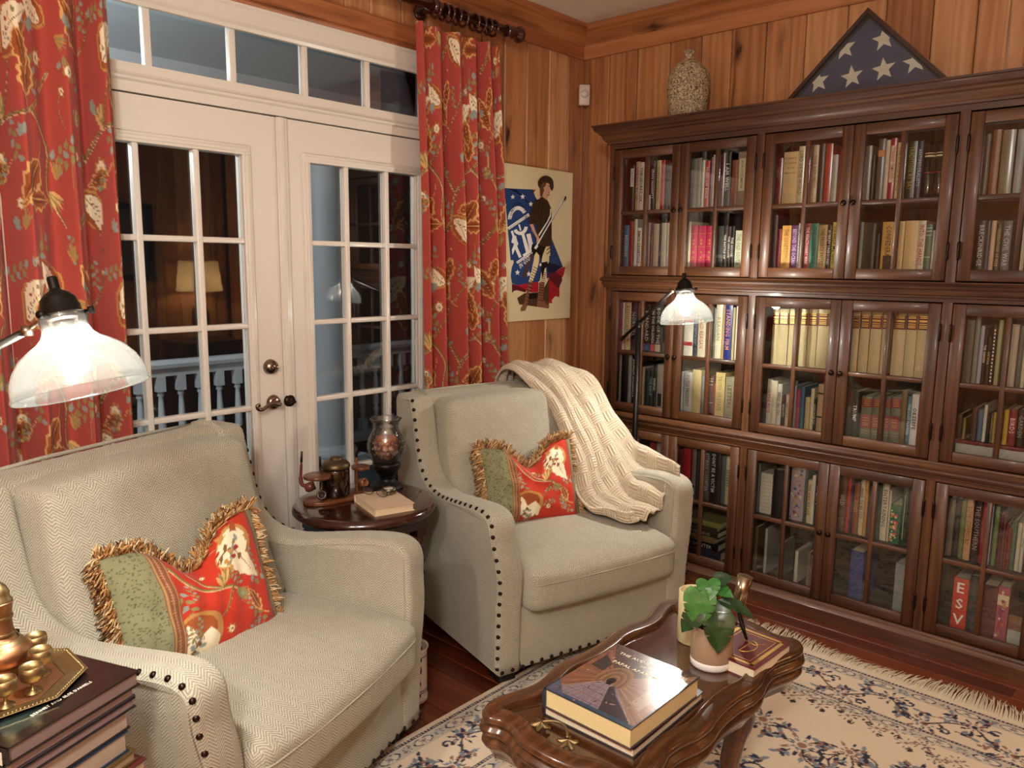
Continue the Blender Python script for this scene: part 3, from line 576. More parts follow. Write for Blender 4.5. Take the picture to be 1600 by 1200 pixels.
def text_mesh(s, res=1, ext=.0):
    """flat lettering, height 1, centred; returns verts, faces, width"""
    if s in _tc: return _tc[s]
    cu = bpy.data.curves.new('t', 'FONT'); cu.body = s; cu.size = 1; cu.align_x = 'CENTER'; cu.align_y = 'CENTER'; cu.resolution_u = res; cu.space_character = 1.08; cu.offset = .012
    o = bpy.data.objects.new('t', cu); COL.objects.link(o); dg = bpy.context.evaluated_depsgraph_get(); me = bpy.data.meshes.new_from_object(o.evaluated_get(dg))
    V = np.array([v.co[:] for v in me.vertices]); F = [list(p.vertices) for p in me.polygons]
    COL.objects.unlink(o); bpy.data.objects.remove(o); bpy.data.curves.remove(cu); bpy.data.meshes.remove(me)
    V[:, 0] -= (V[:,0].max()+V[:,0].min())/2; V[:, 1] -= (V[:,1].max()+V[:,1].min())/2
    w = np.ptp(V[:,0]); h = np.ptp(V[:,1]); V[:, :2] /= h; _tc[s] = (V, F, w/h); return _tc[s]
def letter(mb, s, origin, ex, ey, size, maxlen=None, squeeze=None):
    V, F, w = text_mesh(s); ex = np.array(ex, float); ey = np.array(ey, float); sx = size
    if maxlen and w*size > maxlen: sx = maxlen/w; size = max(min(size, sx*1.7), .5*size)
    mb.add([tuple(np.array(origin)+ex*v[0]*sx+ey*v[1]*size) for v in V], F); return mb
lt = MB()
for i, ch in enumerate('CONSTITUTION'):
    a = math.radians(172-i*14.2); letter(lt, ch, (.0120, -.555+.37+.062*math.cos(a), 1.727-1.61+.090*math.sin(a)), (0, math.sin(a), -math.cos(a)), (0, math.cos(a), math.sin(a)), .017)
obj('seal_lettering', lt, PC['navy'], ps)
lt = MB(); letter(lt, 'IN GOD', (.0120, -.133, -.088), (0,.85,.52), (0,-.52,.85), .028, .095); obj('motto_lettering', lt, PC['white'], ps)
md = empty('motion_detector', (.045, -.045, 2.435), math.radians(-45), 'white plastic motion detector high in the room corner', 'detector')
obj('housing', MB().box(-.03, .03, -.022, .012, -.055, .055), PLASTIC, md, bevel=.008, seg=3)
bpy.data.objects['housing'].rotation_euler = (0, 0, 0)
obj('lens', MB().lathe([(0,.012),(.012,.010),(.02,.004),(.022,0),(0,0)], 20, (0,-.022,.005), 0, True, Matrix.Rotation(PI/2, 4, 'X')), CERW, md)
md.rotation_euler = (0, 0, math.radians(45))

# ================================================================= BOOKCASE
A0, A1, B0, B1, C0, C1 = 2.0698, 1.4612, 1.3804, .7742, .6921, .0804
TZ = [(A1, A0), (B1, B0), (C1, C0)]; DW = .3701; L1 = .4822; GP = .0383
DX = [L1, L1+DW, L1+2*DW+GP, L1+3*DW+GP, L1+4*DW+2*GP, L1+5*DW+2*GP]; XL, XE = .455, DX[5]+DW+.027
MID = [(a+b)/2+.004 for a, b in TZ]; YFc = -.356
bo = (1.63, -.18, 0); off = (-1.63, .18, 0)
bc = empty('bookcase', bo, 0, 'large dark oak bookcase with three tiers of glazed doors along the panelled wall', 'bookcase')
cz = MB()
for x0, x1 in ((XL, L1-.002), (DX[1]+DW+.002, DX[2]-.002), (DX[3]+DW+.002, DX[4]-.002), (DX[5]+DW+.002, XE)): cz.box(x0, x1, YFc, -.012, .02, A0+.03)
obj('side_panel', cz, OAKZ, bc, off, bevel=.0015)
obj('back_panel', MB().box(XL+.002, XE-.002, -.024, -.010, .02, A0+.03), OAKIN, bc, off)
sh = MB()
for (z0, z1), mz in zip(TZ, MID):
    for k in range(3):
        x0, x1 = DX[2*k]-.001, DX[2*k+1]+DW+.001
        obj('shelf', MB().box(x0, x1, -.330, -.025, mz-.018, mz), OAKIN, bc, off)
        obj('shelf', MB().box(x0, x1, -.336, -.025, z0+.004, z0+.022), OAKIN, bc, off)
obj('top_board', MB().box(XL, XE, -.345, -.012, A0+.03, A0+.045), OAKX, bc, off)
def molding(name, prof, xr=None):
    """profile (out, z) run along the front and returned along the left end"""
    mb = MB(); n = len(prof)
    vs = []
    for (o, z) in prof: vs.append((XL-o, -.012, z))
    for (o, z) in prof: vs.append((XL-o, YFc-o, z))
    for (o, z) in prof: vs.append((XE+o, YFc-o, z))
    for (o, z) in prof: vs.append((XE+o, -.012, z))
    fs = [(k*n+i, k*n+(i+1) % n, (k+1)*n+(i+1) % n, (k+1)*n+i) for k in range(3) for i in range(n)]
    fs += [list(range(n)), [3*n+i for i in range(n)][::-1]]
    return obj(name, mb.add(vs, fs), OAKX, bc, off, auto=30)
molding('cornice', [(-.02, A0+.004), (.0, A0+.004), (.002, 2.095), (.010, 2.098), (.012, 2.106), (.020, 2.112), (.028, 2.122), (.032, 2.136), (.042, 2.142), (.045, 2.150), (.056, 2.156), (.062, 2.166), (.064, 2.176), (.070, 2.178), (.070, 2.186), (-.20, 2.186), (-.20, 2.15), (-.02, 2.10)])
for z0, z1 in ((B0, A1), (C0, B1)):
    molding('ledge_moulding', [(-.02, z0+.003), (.002, z0+.003), (.003, z0+.016), (.009, z0+.019), (.010, z0+.026), (.016, z0+.030), (.020, z0+.040), (.016, z0+.048), (.024, z0+.052), (.027, z0+.061), (.020, z0+.068), (.012, z0+.073), (.010, z1-.003), (-.02, z1-.003)])
molding('plinth', [(-.02, 0), (.029, 0), (.029, .052), (.022, .058), (.018, .066), (.010, .070), (.006, C1-.003), (-.02, C1-.003)])
def cab_door(k, t):
    x0, x1 = DX[k]+.001, DX[k]+DW-.001; z0, z1 = TZ[t][0]+.002, TZ[t][1]-.002; s = .044; w, h = x1-x0, z1-z0
    d = MB().box(0, s, -.02, 0, 0, h).box(w-s, w, -.02, 0, 0, h)
    key = ('door', t)
    me = mesh('cabinet_door', d, OAKZ, bevel=.002, seg=1) if key not in _dm else _dm[key]; _dm[key] = me
    o = link('cabinet_door', me, bc, (x0-bo[0], -.336-bo[1], z0)); 
    if t not in _dr:
        _dr[t] = [mesh('rail', MB().box(s, w-s, -.0195, 0, 0, .042), OAKX, bevel=.0015, seg=1), mesh('muntin', MB().box(w/2-.009, w/2+.009, -.019, -.003, .04, h-.04), OAKZ, bevel=.002, seg=1),
                  mesh('muntin', MB().box(s, w-s, -.0185, -.004, 0, .018), OAKX, bevel=.002, seg=1), mesh('pane', MB().box(0, w/2-s-.008, -.009, -.0065, 0, h/2-.049), CGLASS)]
    R = _dr[t]
    link('rail', R[0], o, (0, 0, 0)); link('rail', R[0], o, (0, 0, h-.042)); link('muntin', R[1], o); link('muntin', R[2], o, (0, 0, h/2-.009))
    for a in (s-.001, w/2+.009):
        for b in (.041, h/2+.008): link('pane', R[3], o, (a, 0, b))
    kx = w-.017 if k % 2 == 0 else .017
    link('knob', KNOB, o, (kx, -.02, h/2)); hx = -.002 if k % 2 == 0 else w+.002
    for zz in (.075, h-.145): link('hinge', HINGE, o, (hx, -.021, zz))
    return o
_dm = {}; _dr = {}
KNOB = mesh('knob', MB().lathe([(0,.022),(.008,.021),(.012,.016),(.010,.010),(.005,.006),(.005,0),(0,0)], 16, (0,0,0), 0, True, Matrix.Rotation(PI/2, 4, 'X')), BRONZE)
HINGE = mesh('hinge', MB().lathe([(0,0),(.0045,.003),(.0055,.012),(.0055,.058),(.0045,.067),(0,.07)], 8), BRONZE)
for t in range(3):
    for k in range(6): cab_door(k, t)

# ----------------------------------------------------------------- books in the bookcase
BOOKS=[
(0,0,0,0.539,0.021,1.999,'16140f','black book with a white upper spine label','THE SUSPECT','101010','lw'),
(0,0,0,0.567,0.024,2.014,'b9a68a','tan book with dark red lettering','LIVE NOT BY LIES','8c1420'),
(0,0,0,0.591,0.025,2.009,'d8cfbc','cream hardback with bold black lettering','THE SECRET SIX','151010'),
(0,0,0,0.617,0.018,2.021,'6a1816','dark red hardback','GUILTY','b03028'),
(0,0,0,0.645,0.012,1.834,'cfc6b0','small thin cream booklet'),
(0,0,0,0.659,0.022,2.008,'1b1718','black hardback lettered in white','SEAN HANNITY','e8e4da'),
(0,0,0,0.686,0.027,2.011,'cdbb93','cream hardback with pale gold lettering','WASHINGTON','a08850'),
(0,0,0,0.713,0.022,2.01,'b02028','bright red hardback'),
(0,0,0,0.738,0.03,1.993,'303a40','dark slate hardback'),
(0,0,0,0.769,0.019,1.988,'b5a582','tan worn hardback'),
(0,1,0,0.512,0.027,1.708,'2a7fa8','bright blue paperback','RELIGION','d8e4e8'),
(0,1,0,0.54,0.024,1.728,'8f2a1c','rust red hardback'),
(0,1,0,0.569,0.018,1.737,'d9d2c6','thin white leaning book'),
(0,1,0,0.59,0.026,1.694,'e4ddcf','white paperback with black capitals','EMERGENETICS','101010'),
(0,1,0,0.617,0.013,1.743,'6d6258','thin grey-brown book'),
(0,1,0,0.648,0.014,1.717,'a89a9c','thin mauve-grey book'),
(0,1,0,0.664,0.016,1.661,'6e3a2a','thin brown book'),
(0,1,0,0.682,0.031,1.71,'cabfa6','thick cream paper-bound book'),
(0,1,0,0.715,0.012,1.709,'3a2e28','thin dark brown book'),
(0,1,0,0.729,0.027,1.714,'d8ccb6','white paper-bound folder book'),
(0,1,0,0.757,0.014,1.714,'ded6c8','thin white booklet'),
(0,1,0,0.772,0.016,1.713,'c9bda4','thin cream booklet'),
(0,0,1,0.876,0.029,2.003,'77736c','silver-grey hardback'),
(0,0,1,0.906,0.023,2.004,'8b877b','grey cloth hardback'),
(0,0,1,0.931,0.016,1.993,'cbc1a6','thin cream hardback'),
(0,0,1,0.947,0.022,1.989,'c22a2a','bright red hardback with white lettering','FREEDOM RING','f0d0c0'),
(0,0,1,0.973,0.014,2.004,'5c1a2c','thin maroon hardback','DEADLY','b060a0'),
(0,0,1,0.989,0.019,2.012,'dcd6ca','tall white hardback'),
(0,0,1,1.024,0.021,2.017,'6a1c22','maroon hardback with white patch'),
(0,0,1,1.049,0.028,2.017,'1a1714','black hardback with large white word','I AM WELL','ece8e0'),
(0,0,1,1.08,0.028,1.981,'8a4630','brown-red hardback'),
(0,0,1,1.111,0.045,2.014,'9a7f6c','very thick taupe hardback with a cream label','HISTORY OF THE AMERICAN','4a382c','lc'),
(0,0,1,1.158,0.011,2.014,'26305c','thin navy hardback'),
(0,1,1,0.874,0.014,1.717,'c9bb98','thin cream book beside the crimson set'),
(0,1,1,0.89,0.036,1.697,'b3284c','crimson volume with gold ornaments','','','orn'),
(0,1,1,0.927,0.041,1.696,'b3284c','crimson volume with gold ornaments','','','orn'),
(0,1,1,0.969,0.035,1.695,'b3284c','crimson volume with gold ornaments','','','orn'),
(0,1,1,1.019,0.037,1.692,'35332f','charcoal hardback'),
(0,1,1,1.057,0.017,1.692,'16130f','black paperback lettered in white','THE BATTLE OF','e8e4dc'),
(0,1,1,1.077,0.016,1.689,'3e2c24','dark brown paperback','THE OPPOSITE','d8d0c4'),
(0,1,1,1.094,0.018,1.689,'1c1815','thin black paperback','THE HOUSE','d8d0c4'),
(0,1,1,1.115,0.037,1.67,'c3c3a6','pale sage cream hardback','THE OLD SOUTH','6c6a58'),
(0,1,1,1.152,0.01,1.67,'b8b294','thin pale olive booklet'),
(0,0,2,1.293,0.025,1.972,'76181c','dark red glossy hardback'),
(0,0,2,1.322,0.064,1.994,'d4b888','very thick tan hardback with printed spine','DOCUMENTS ILLUSTRATIVE','6a5434','wide'),
(0,0,2,1.387,0.026,2.013,'d6c69a','cream hardback','LORD OF THE WORLD','6a5a38'),
(0,0,2,1.437,0.011,2.015,'7c2c24','thin dark red book'),
(0,0,2,1.448,0.023,2.013,'c7b294','tan hardback','THE REPUBLIC','8a6c4c'),
(0,0,2,1.474,0.023,2.016,'1d1a17','glossy black hardback'),
(0,0,2,1.501,0.028,2.013,'a83228','glossy red hardback'),
(0,0,2,1.531,0.023,1.967,'a9a598','grey hardback with a small portrait'),
(0,0,2,1.558,0.024,1.984,'9c2434','crimson cloth hardback'),
(0,1,2,1.283,0.028,1.732,'30363c','dark slate hardback'),
(0,1,2,1.312,0.021,1.672,'7c2030','crimson paperback'),
(0,1,2,1.334,0.04,1.686,'e2a858','orange-yellow hardback','THE CONSTITUTION','8a5c24'),
(0,1,2,1.376,0.029,1.686,'5a2868','purple hardback','BEYOND THE OCEAN','d8b8d8'),
(0,1,2,1.406,0.017,1.694,'d8d4cc','white paperback with black lettering','AMERICAN SPEAKERS','141414'),
(0,1,2,1.436,0.02,1.693,'a82430','crimson hardback lettered in white','THE REACTIONARY MIND','f0dcd4'),
(0,1,2,1.457,0.034,1.692,'1c8878','teal green hardback','THE CONSERVATIVE','0e4c44'),
(0,1,2,1.493,0.035,1.685,'b79c68','kraft brown hardback with dense print','THE PRIVATE PAPERS','5c4624'),
(0,1,2,1.53,0.018,1.679,'181614','black hardback with white letters','AUBREY UNBOUND','e4e0d4'),
(0,1,2,1.551,0.023,1.695,'d8cc5c','yellow hardback','SO HELP ME GOD','2c2c14'),
(0,0,3,1.659,0.025,1.991,'827868','grey-brown hardback'),
(0,0,3,1.686,0.015,1.951,'2a2826','thin black hardback'),
(0,0,3,1.707,0.026,2.013,'5e5a50','glossy grey hardback with orange label','','','lo'),
(0,0,3,1.735,0.017,2.006,'c9b8a2','cream hardback with red edge'),
(0,0,3,1.752,0.025,2.011,'a02030','crimson hardback with cream title panel','TYRANNY UNMASKED','a02030','lc'),
(0,0,3,1.779,0.023,1.993,'d2c290','cream-yellow hardback','THE STATES RIGHTS','6c5c30'),
(0,0,3,1.816,0.034,1.992,'1e2018','thick black hardback with yellow-green letters','TRADITION AT BAY','8c9430'),
(0,0,3,1.852,0.019,1.992,'243450','navy hardback with silver lettering','ANTIFEDERALISTS','b4bcc8'),
(0,1,3,1.657,0.017,1.692,'8a927c','thin pale green booklet'),
(0,1,3,1.706,0.016,1.686,'4c4c50','thin dark grey book'),
(0,1,3,1.725,0.016,1.647,'1c1a14','small black and yellow book'),
(0,1,3,1.747,0.051,1.69,'cc9c50','very thick ochre hardback with small picture','CONFEDERATES','4c3410','pic'),
(0,1,3,1.806,0.024,1.691,'cfae74','tan cloth hardback'),
(0,1,3,1.832,0.047,1.692,'d2b27c','very thick tan hardback'),
(0,1,3,1.879,0.027,1.691,'cdc0a8','white hardback with red lettering','INTO THE HANDS','b03028'),
(0,1,3,1.907,0.023,1.677,'54705c','grey-green hardback with white lines','','','lines'),
(0,1,3,1.932,0.009,1.653,'c8c2b2','thin white booklet'),
(0,0,4,2.078,0.02,1.994,'4a443e','dark grey hardback'),
(0,0,4,2.102,0.026,2.007,'7a4c34','russet hardback'),
(0,0,4,2.133,0.04,2.003,'7c705c','thick grey-tan hardback'),
(0,0,4,2.179,0.026,2.001,'9a9a96','pale grey hardback'),
(0,0,4,2.21,0.027,1.99,'5c2c24','dark red cloth hardback'),
(0,0,4,2.239,0.024,1.982,'8a7a5c','khaki hardback'),
(0,0,4,2.266,0.02,1.985,'2c3040','navy cloth hardback'),
(0,1,4,2.083,0.025,1.685,'1c2028','blue-black hardback with silver capitals','BRECKINRIDGE','b4bcc0'),
(0,1,4,2.11,0.015,1.684,'3c4248','slate hardback'),
(0,1,4,2.126,0.015,1.684,'c2a48c','cream hardback with rosy edge'),
(0,1,4,2.142,0.019,1.672,'3c3a24','dark olive hardback with gold lettering','GENERATIONS OF WAR','a8a050'),
(0,1,4,2.163,0.028,1.682,'5a5a5e','grey hardback with silver script','THE CIVIL WAR','b8bcc0'),
(0,1,4,2.216,0.021,1.691,'b4ac90','cream hardback beside door muntin'),
(0,1,4,2.239,0.023,1.675,'6a3428','brown-red hardback'),
(0,1,4,2.263,0.025,1.679,'3c4a3c','dark green hardback'),
(1,0,0,0.494,0.02,1.327,'a02830','red hardback'),
(1,0,0,0.515,0.014,1.325,'cfc8bc','thin white book'),
(1,0,0,0.53,0.037,1.325,'d6bf92','cream-tan hardback','REDISCOVERY','7c6034'),
(1,0,0,0.57,0.032,1.323,'20202c','blue-black hardback with silver lettering','NORVELL','b0b4c0'),
(1,0,0,0.604,0.016,1.321,'4c2c20','dark brown book with a red foot label','','','fr'),
(1,0,0,0.65,0.036,1.319,'1c1a18','black library book with a blue foot label','STANDARD','e0dcc8','fb'),
(1,0,0,0.688,0.026,1.321,'26241f','black library book with a red foot label','ON THE VIRGINIA','e8e4d8','fr'),
(1,0,0,0.716,0.031,1.322,'1a1a1a','black library book with a cream foot label','BOOK OF THE','e0dcd0','fc'),
(1,0,0,0.749,0.024,1.313,'2a2824','charcoal library book'),
(1,1,0,0.505,0.015,1.06,'8e8e88','thin grey book'),
(1,1,0,0.522,0.037,1.055,'121212','wide black book'),
(1,1,0,0.562,0.021,1.056,'9c9890','pale grey book'),
(1,1,0,0.585,0.028,1.057,'151210','black book with white capitals','SCALIA DISSENTS','ece8e0'),
(1,1,0,0.645,0.016,1.002,'c0b08c','thin cream book'),
(1,1,0,0.664,0.024,0.997,'1c1c1c','small black paperback'),
(1,1,0,0.69,0.022,1.003,'25343a','dark teal paperback','THE BIBLE','8cc0c4'),
(1,1,0,0.713,0.021,1.022,'1e201e','black paperback with white script','FRIEND','d4d4cc'),
(1,1,0,0.736,0.036,1.025,'b9aca0','pale grey hardback with dark picture','','','pic'),
(1,0,1,0.876,0.049,1.306,'e0d6c8','white hardback with red cap and band','','','redw'),
(1,0,1,0.926,0.024,1.301,'25303e','navy hardback','HERMITAGE','8494a8'),
(1,0,1,0.951,0.04,1.316,'dccdb0','cream hardback with red-brown lettering','RONALD REAGAN','a06048'),
(1,0,1,1.019,0.021,1.315,'7c7a70','grey hardback'),
(1,0,1,1.042,0.031,1.335,'d9cfb4','cream hardback with gilt lettering','REAGAN','a08c5c'),
(1,0,1,1.074,0.012,1.333,'bc9458','thin gold-tan book'),
(1,0,1,1.087,0.036,1.333,'24307c','blue hardback with orange and white lettering','STANDING FIRM','e89878'),
(1,0,1,1.125,0.013,1.323,'c2ac80','thin tan book'),
(1,0,1,1.139,0.02,1.33,'e0dac8','ivory hardback'),
(1,1,1,0.866,0.018,1.001,'d9dcdc','thin white paperback'),
(1,1,1,0.885,0.045,1.002,'d4d0cc','white hardback with grey lettering','POTUS PRESIDENT','5c5c64'),
(1,1,1,0.933,0.047,1.018,'d8c48c','thick straw-coloured hardback'),
(1,1,1,0.981,0.018,0.994,'8c9098','thin blue-white paperback'),
(1,1,1,1.016,0.027,0.998,'6c1c2c','maroon patterned hardback','','','lines'),
(1,1,1,1.045,0.009,0.961,'a83030','thin red booklet'),
(1,1,1,1.056,0.047,1.017,'dcc480','thick cream-yellow hardback','TRUTH OF STATE','9c8448'),
(1,1,1,1.106,0.046,1.0,'a29c80','sage grey hardback','LETTERS','4c4a3c'),
(1,1,1,1.153,0.007,0.969,'d8d4cc','very thin white booklet'),
(1,0,2,1.315,0.031,1.325,'c8b488','cream cloth volume with gilt maroon label','','','vol'),
(1,0,2,1.347,0.042,1.327,'c8b488','cream cloth volume with gilt maroon label','','','vol'),
(1,0,2,1.391,0.032,1.329,'c8b488','cream cloth volume with gilt maroon label','','','vol'),
(1,0,2,1.442,0.031,1.331,'c8b488','cream cloth volume with gilt maroon label','','','vol'),
(1,0,2,1.476,0.038,1.332,'c8b488','cream cloth volume with gilt maroon label','','','vol'),
(1,0,2,1.515,0.043,1.334,'c8b488','cream cloth volume with gilt maroon label','','','vol'),
(1,0,2,1.559,0.029,1.336,'c8b488','cream cloth volume with gilt maroon label','','','vol'),
(1,0,3,1.658,0.03,1.332,'c8b488','cream cloth volume with gilt maroon label','','','vol'),
(1,0,3,1.691,0.037,1.334,'c8b488','cream cloth volume with gilt maroon label','','','vol'),
(1,0,3,1.732,0.043,1.336,'c8b488','cream cloth volume with gilt maroon label','','','vol'),
(1,0,3,1.777,0.02,1.338,'c8b488','cream cloth volume with gilt maroon label','','','vol'),
(1,0,3,1.819,0.046,1.34,'c8b488','cream cloth volume with gilt maroon label','','','vol'),
(1,0,3,1.867,0.039,1.342,'c8b488','cream cloth volume with gilt maroon label','','','vol'),
(1,0,3,1.908,0.043,1.344,'c8b488','cream cloth volume with gilt maroon label','','','vol'),
(1,1,2,1.285,0.023,0.939,'1c1e1c','black book'),
(1,1,2,1.309,0.023,1.011,'cfc9bc','white hardback with red top lettering','CLYDE RICE','b02028'),
(1,1,2,1.334,0.023,1.007,'dccfb4','cream hardback'),
(1,1,2,1.359,0.02,0.995,'ded8cc','ivory paperback','FIELD NOTES','48443c'),
(1,1,2,1.38,0.016,0.944,'4c1c1c','small dark maroon paperback','MINUTES','d8c8b8'),
(1,1,2,1.397,0.018,0.952,'d6cab0','small cream paperback','HISTORY','605844'),
(1,1,2,1.43,0.013,0.997,'8c9aa0','thin blue-grey paperback'),
(1,1,2,1.445,0.015,0.981,'b82c4c','crimson-pink paperback'),
(1,1,2,1.461,0.02,0.995,'2c5878','steel blue paperback'),
(1,1,2,1.486,0.02,0.951,'bca46c','tan paperback'),
(1,1,2,1.507,0.015,0.991,'d8c8a4','cream book'),
(1,1,2,1.523,0.012,0.949,'1c1814','small black paperback','RIGHT FROM THE','d8c890'),
(1,1,2,1.538,0.024,1.015,'b79870','tan book with two black bands','','','bands'),
(1,1,2,1.563,0.012,0.991,'968e88','thin grey book'),
(1,1,3,1.665,0.017,0.997,'201a16','dark brown book'),
(1,1,3,1.684,0.024,1.0,'1a1816','black hardback with white capitals','TRUMP','ece8e4'),
(1,1,3,1.721,0.042,0.985,'70705c','grey-green law volume with red labels','','','law'),
(1,1,3,1.765,0.033,0.99,'70705c','grey-green law volume with red labels','','','law'),
(1,1,3,1.815,0.019,0.995,'70705c','grey-green law volume with red labels','','','law'),
(1,1,3,1.835,0.036,0.998,'70705c','grey-green law volume with red labels','','','law'),
(1,1,3,1.872,0.021,1.027,'77603c','brown cloth hardback'),
(1,1,3,1.895,0.016,1.004,'5c7c84','blue-grey paperback','THE LOST FLOWER','d4e0e4'),
(1,1,3,1.912,0.025,1.015,'dcd8d0','white hardback with black lettering','OKEEFFE','181818'),
(1,1,3,1.938,0.017,1.015,'a01c24','bright red leaning hardback'),
(1,0,4,2.078,0.027,1.319,'5c5848','olive grey hardback'),
(1,0,4,2.108,0.016,1.337,'7c8078','pale grey hardback'),
(1,0,4,2.125,0.013,1.299,'a8a4b4','lavender white hardback'),
(1,0,4,2.139,0.012,1.289,'24201c','dark navy book with white script','THE GARDEN','e8e4c8'),
(1,0,4,2.152,0.013,1.262,'1c1a16','black book with tan lettering','ON WAR','c8a868'),
(1,0,4,2.166,0.014,1.307,'26261e','black book edged with white dashes','','','film'),
(1,0,4,2.182,0.014,1.325,'a8a078','tall cream-olive book'),
(1,0,4,2.226,0.022,1.311,'b4a894','pale book with maroon dome picture'),
(1,0,4,2.25,0.016,1.307,'5a6058','grey-green book'),
(1,0,4,2.267,0.012,1.302,'c4bca4','cream book'),
(1,0,4,2.28,0.017,1.309,'4a3a30','brown book'),
(1,1,4,2.078,0.016,0.959,'4c3c28','dark tan book'),
(1,1,4,2.095,0.011,0.944,'8a7444','khaki book'),
(1,1,4,2.126,0.018,0.988,'4c3830','dark brown book'),
(1,1,4,2.145,0.016,0.985,'5c6c80','blue-grey book'),
(1,1,4,2.163,0.011,1.004,'cfc8b8','thin white book'),
(1,1,4,2.177,0.009,0.972,'2c2c2c','black book'),
(1,1,4,2.187,0.008,0.973,'7c6c50','brown booklet'),
(1,1,4,2.195,0.011,0.98,'a89448','mustard-topped book'),
(1,1,4,2.23,0.014,0.994,'c0a038','yellow hardback'),
(1,1,4,2.245,0.025,0.999,'7c2428','dark red hardback with white script','BIRDS','d8b8b0'),
(1,1,4,2.272,0.023,1.0,'2a2c26','black-green hardback','GARDEN','8c9084'),
(2,0,0,0.706,0.038,0.626,'b82424','bright red hardback with black capitals','UNITED','241010'),
(2,0,0,0.747,0.032,0.646,'bcb8ac','white hardback with a black leaf print','','','pic'),
(2,0,1,0.873,0.025,0.613,'5c1c20','dark maroon hardback'),
(2,0,1,0.9,0.042,0.626,'b01c28','glossy bright red hardback'),
(2,0,1,0.95,0.022,0.63,'7c6c64','taupe hardback'),
(2,0,1,0.974,0.02,0.623,'2c2c2c','charcoal hardback'),
(2,0,1,1.02,0.028,0.642,'5c5850','dark grey paperback with white capitals','KITMAN COUNTER','c8c4bc'),
(2,0,1,1.052,0.03,0.644,'141210','black hardback with bold white capitals','DONT BE A VICTIM','ece8e4'),
(2,0,1,1.083,0.023,0.636,'3a302c','dark brown paperback'),
(2,0,1,1.108,0.023,0.626,'5c6468','blue-grey paperback'),
(2,0,1,1.132,0.024,0.627,'d2c8a0','cream paperback with small print','SECRETS','5c5844'),
(2,0,2,1.291,0.012,0.62,'6c6c64','thin grey leaning folder'),
(2,0,2,1.305,0.056,0.579,'cac6b4','white box file with a printed grid','','','grid'),
(2,0,2,1.364,0.045,0.605,'131210','wide black book'),
(2,0,2,1.446,0.061,0.643,'a8949c','very thick floral hardback','','','floral'),
(2,0,2,1.508,0.012,0.638,'4c544c','thin dark green book'),
(2,0,2,1.522,0.018,0.586,'d6c08c','cream paperback with black capitals','THE WAY WE LIVE','1c1810'),
(2,0,2,1.541,0.014,0.611,'ddd4c0','thin ivory paperback'),
(2,0,2,1.556,0.021,0.636,'151310','black hardback with large white letters','ROGETS II','ece8e0'),
(2,1,2,1.29,0.018,0.317,'5c4428','brown book'),
(2,1,2,1.34,0.013,0.319,'a8a49c','thin white booklet standing alone'),
(2,1,2,1.41,0.011,0.265,'8c8070','thin grey booklet'),
(2,1,2,1.486,0.015,0.253,'ccc2b0','thin white book'),
(2,1,2,1.542,0.015,0.261,'7c6c54','thin tan book'),
(2,1,2,1.559,0.014,0.247,'c08c98','thin pink book'),
(2,0,3,1.66,0.027,0.641,'6c5038','brown hardback with dark picture foot','OLD','c8b8a0'),
(2,0,3,1.688,0.018,0.643,'a8402c','brick red hardback'),
(2,0,3,1.707,0.009,0.639,'54385c','thin purple book'),
(2,0,3,1.718,0.023,0.61,'8c5434','russet hardback with gold capitals','DUKE','c89858'),
(2,0,3,1.743,0.018,0.642,'cdbf9c','cream paperback with black script','HARD TO BE OLD','1c1a14'),
(2,0,3,1.762,0.014,0.642,'c48c48','orange-tan hardback'),
(2,0,3,1.778,0.016,0.613,'4c4034','dark book with pale patches'),
(2,0,3,1.81,0.019,0.622,'2c4430','dark green hardback'),
(2,0,3,1.831,0.025,0.642,'cfc4a8','cream hardback with flowing script','ENTERTAINING','4c4838'),
(2,0,3,1.857,0.01,0.608,'ccc4a8','thin cream booklet'),
(2,0,3,1.867,0.04,0.553,'1c6848','green hardback with floral print','','','floral2'),
(2,0,3,1.908,0.023,0.64,'1e3a2c','deep green hardback','','','fline'),
(2,0,3,1.933,0.013,0.638,'3c3420','dark olive-gold hardback'),
(2,0,3,1.947,0.008,0.626,'c0b080','thin tan booklet'),
(2,1,3,1.725,0.053,0.319,'2c3c78','thick blue hardback'),
(2,1,3,1.904,0.047,0.31,'8c8c8c','thick grey hardback'),
(2,0,4,2.079,0.021,0.623,'6c6450','grey-tan hardback'),
(2,0,4,2.101,0.02,0.624,'222420','black hardback'),
(2,0,4,2.122,0.016,0.625,'6c7444','green and tan hardback'),
(2,0,4,2.14,0.023,0.64,'c09468','pale orange hardback','LOW COUNTRY','7c4c2c'),
(2,0,4,2.165,0.027,0.639,'3a2424','dark maroon hardback','THE SOUTHERN','a89484'),
(2,0,4,2.194,0.021,0.634,'a02c34','crimson hardback'),
(2,0,4,2.22,0.009,0.636,'b8bcc4','thin white book'),
(2,0,4,2.234,0.015,0.626,'6c8048','green floral book'),
(2,0,4,2.251,0.013,0.597,'5c2428','maroon book'),
(2,0,4,2.265,0.008,0.609,'74403c','thin brown-red book'),
(2,0,4,2.273,0.009,0.563,'7c2c28','thin red book'),
(2,0,4,2.283,0.011,0.552,'84402c','rust book'),
(2,0,4,2.295,0.014,0.582,'5c6c5c','sage book'),
(2,0,4,2.311,0.013,0.579,'ccc4a8','ivory book'),
(2,0,4,2.326,0.011,0.601,'d0c8b0','white book','LETTERS','4c4838'),
(2,0,4,2.338,0.019,0.599,'4c3c2c','brown book'),
(2,1,4,2.121,0.052,0.312,'c8341c','thick orange-red hardback with large white letters','ESV','f0ece0','esv'),
(2,1,4,2.176,0.034,0.334,'3a3a38','thick charcoal hardback'),
(2,1,4,2.222,0.047,0.312,'5c1c20','thick dark red cloth hardback'),
(2,1,4,2.271,0.039,0.319,'a8505c','pink floral hardback with a white label','','','floral')]
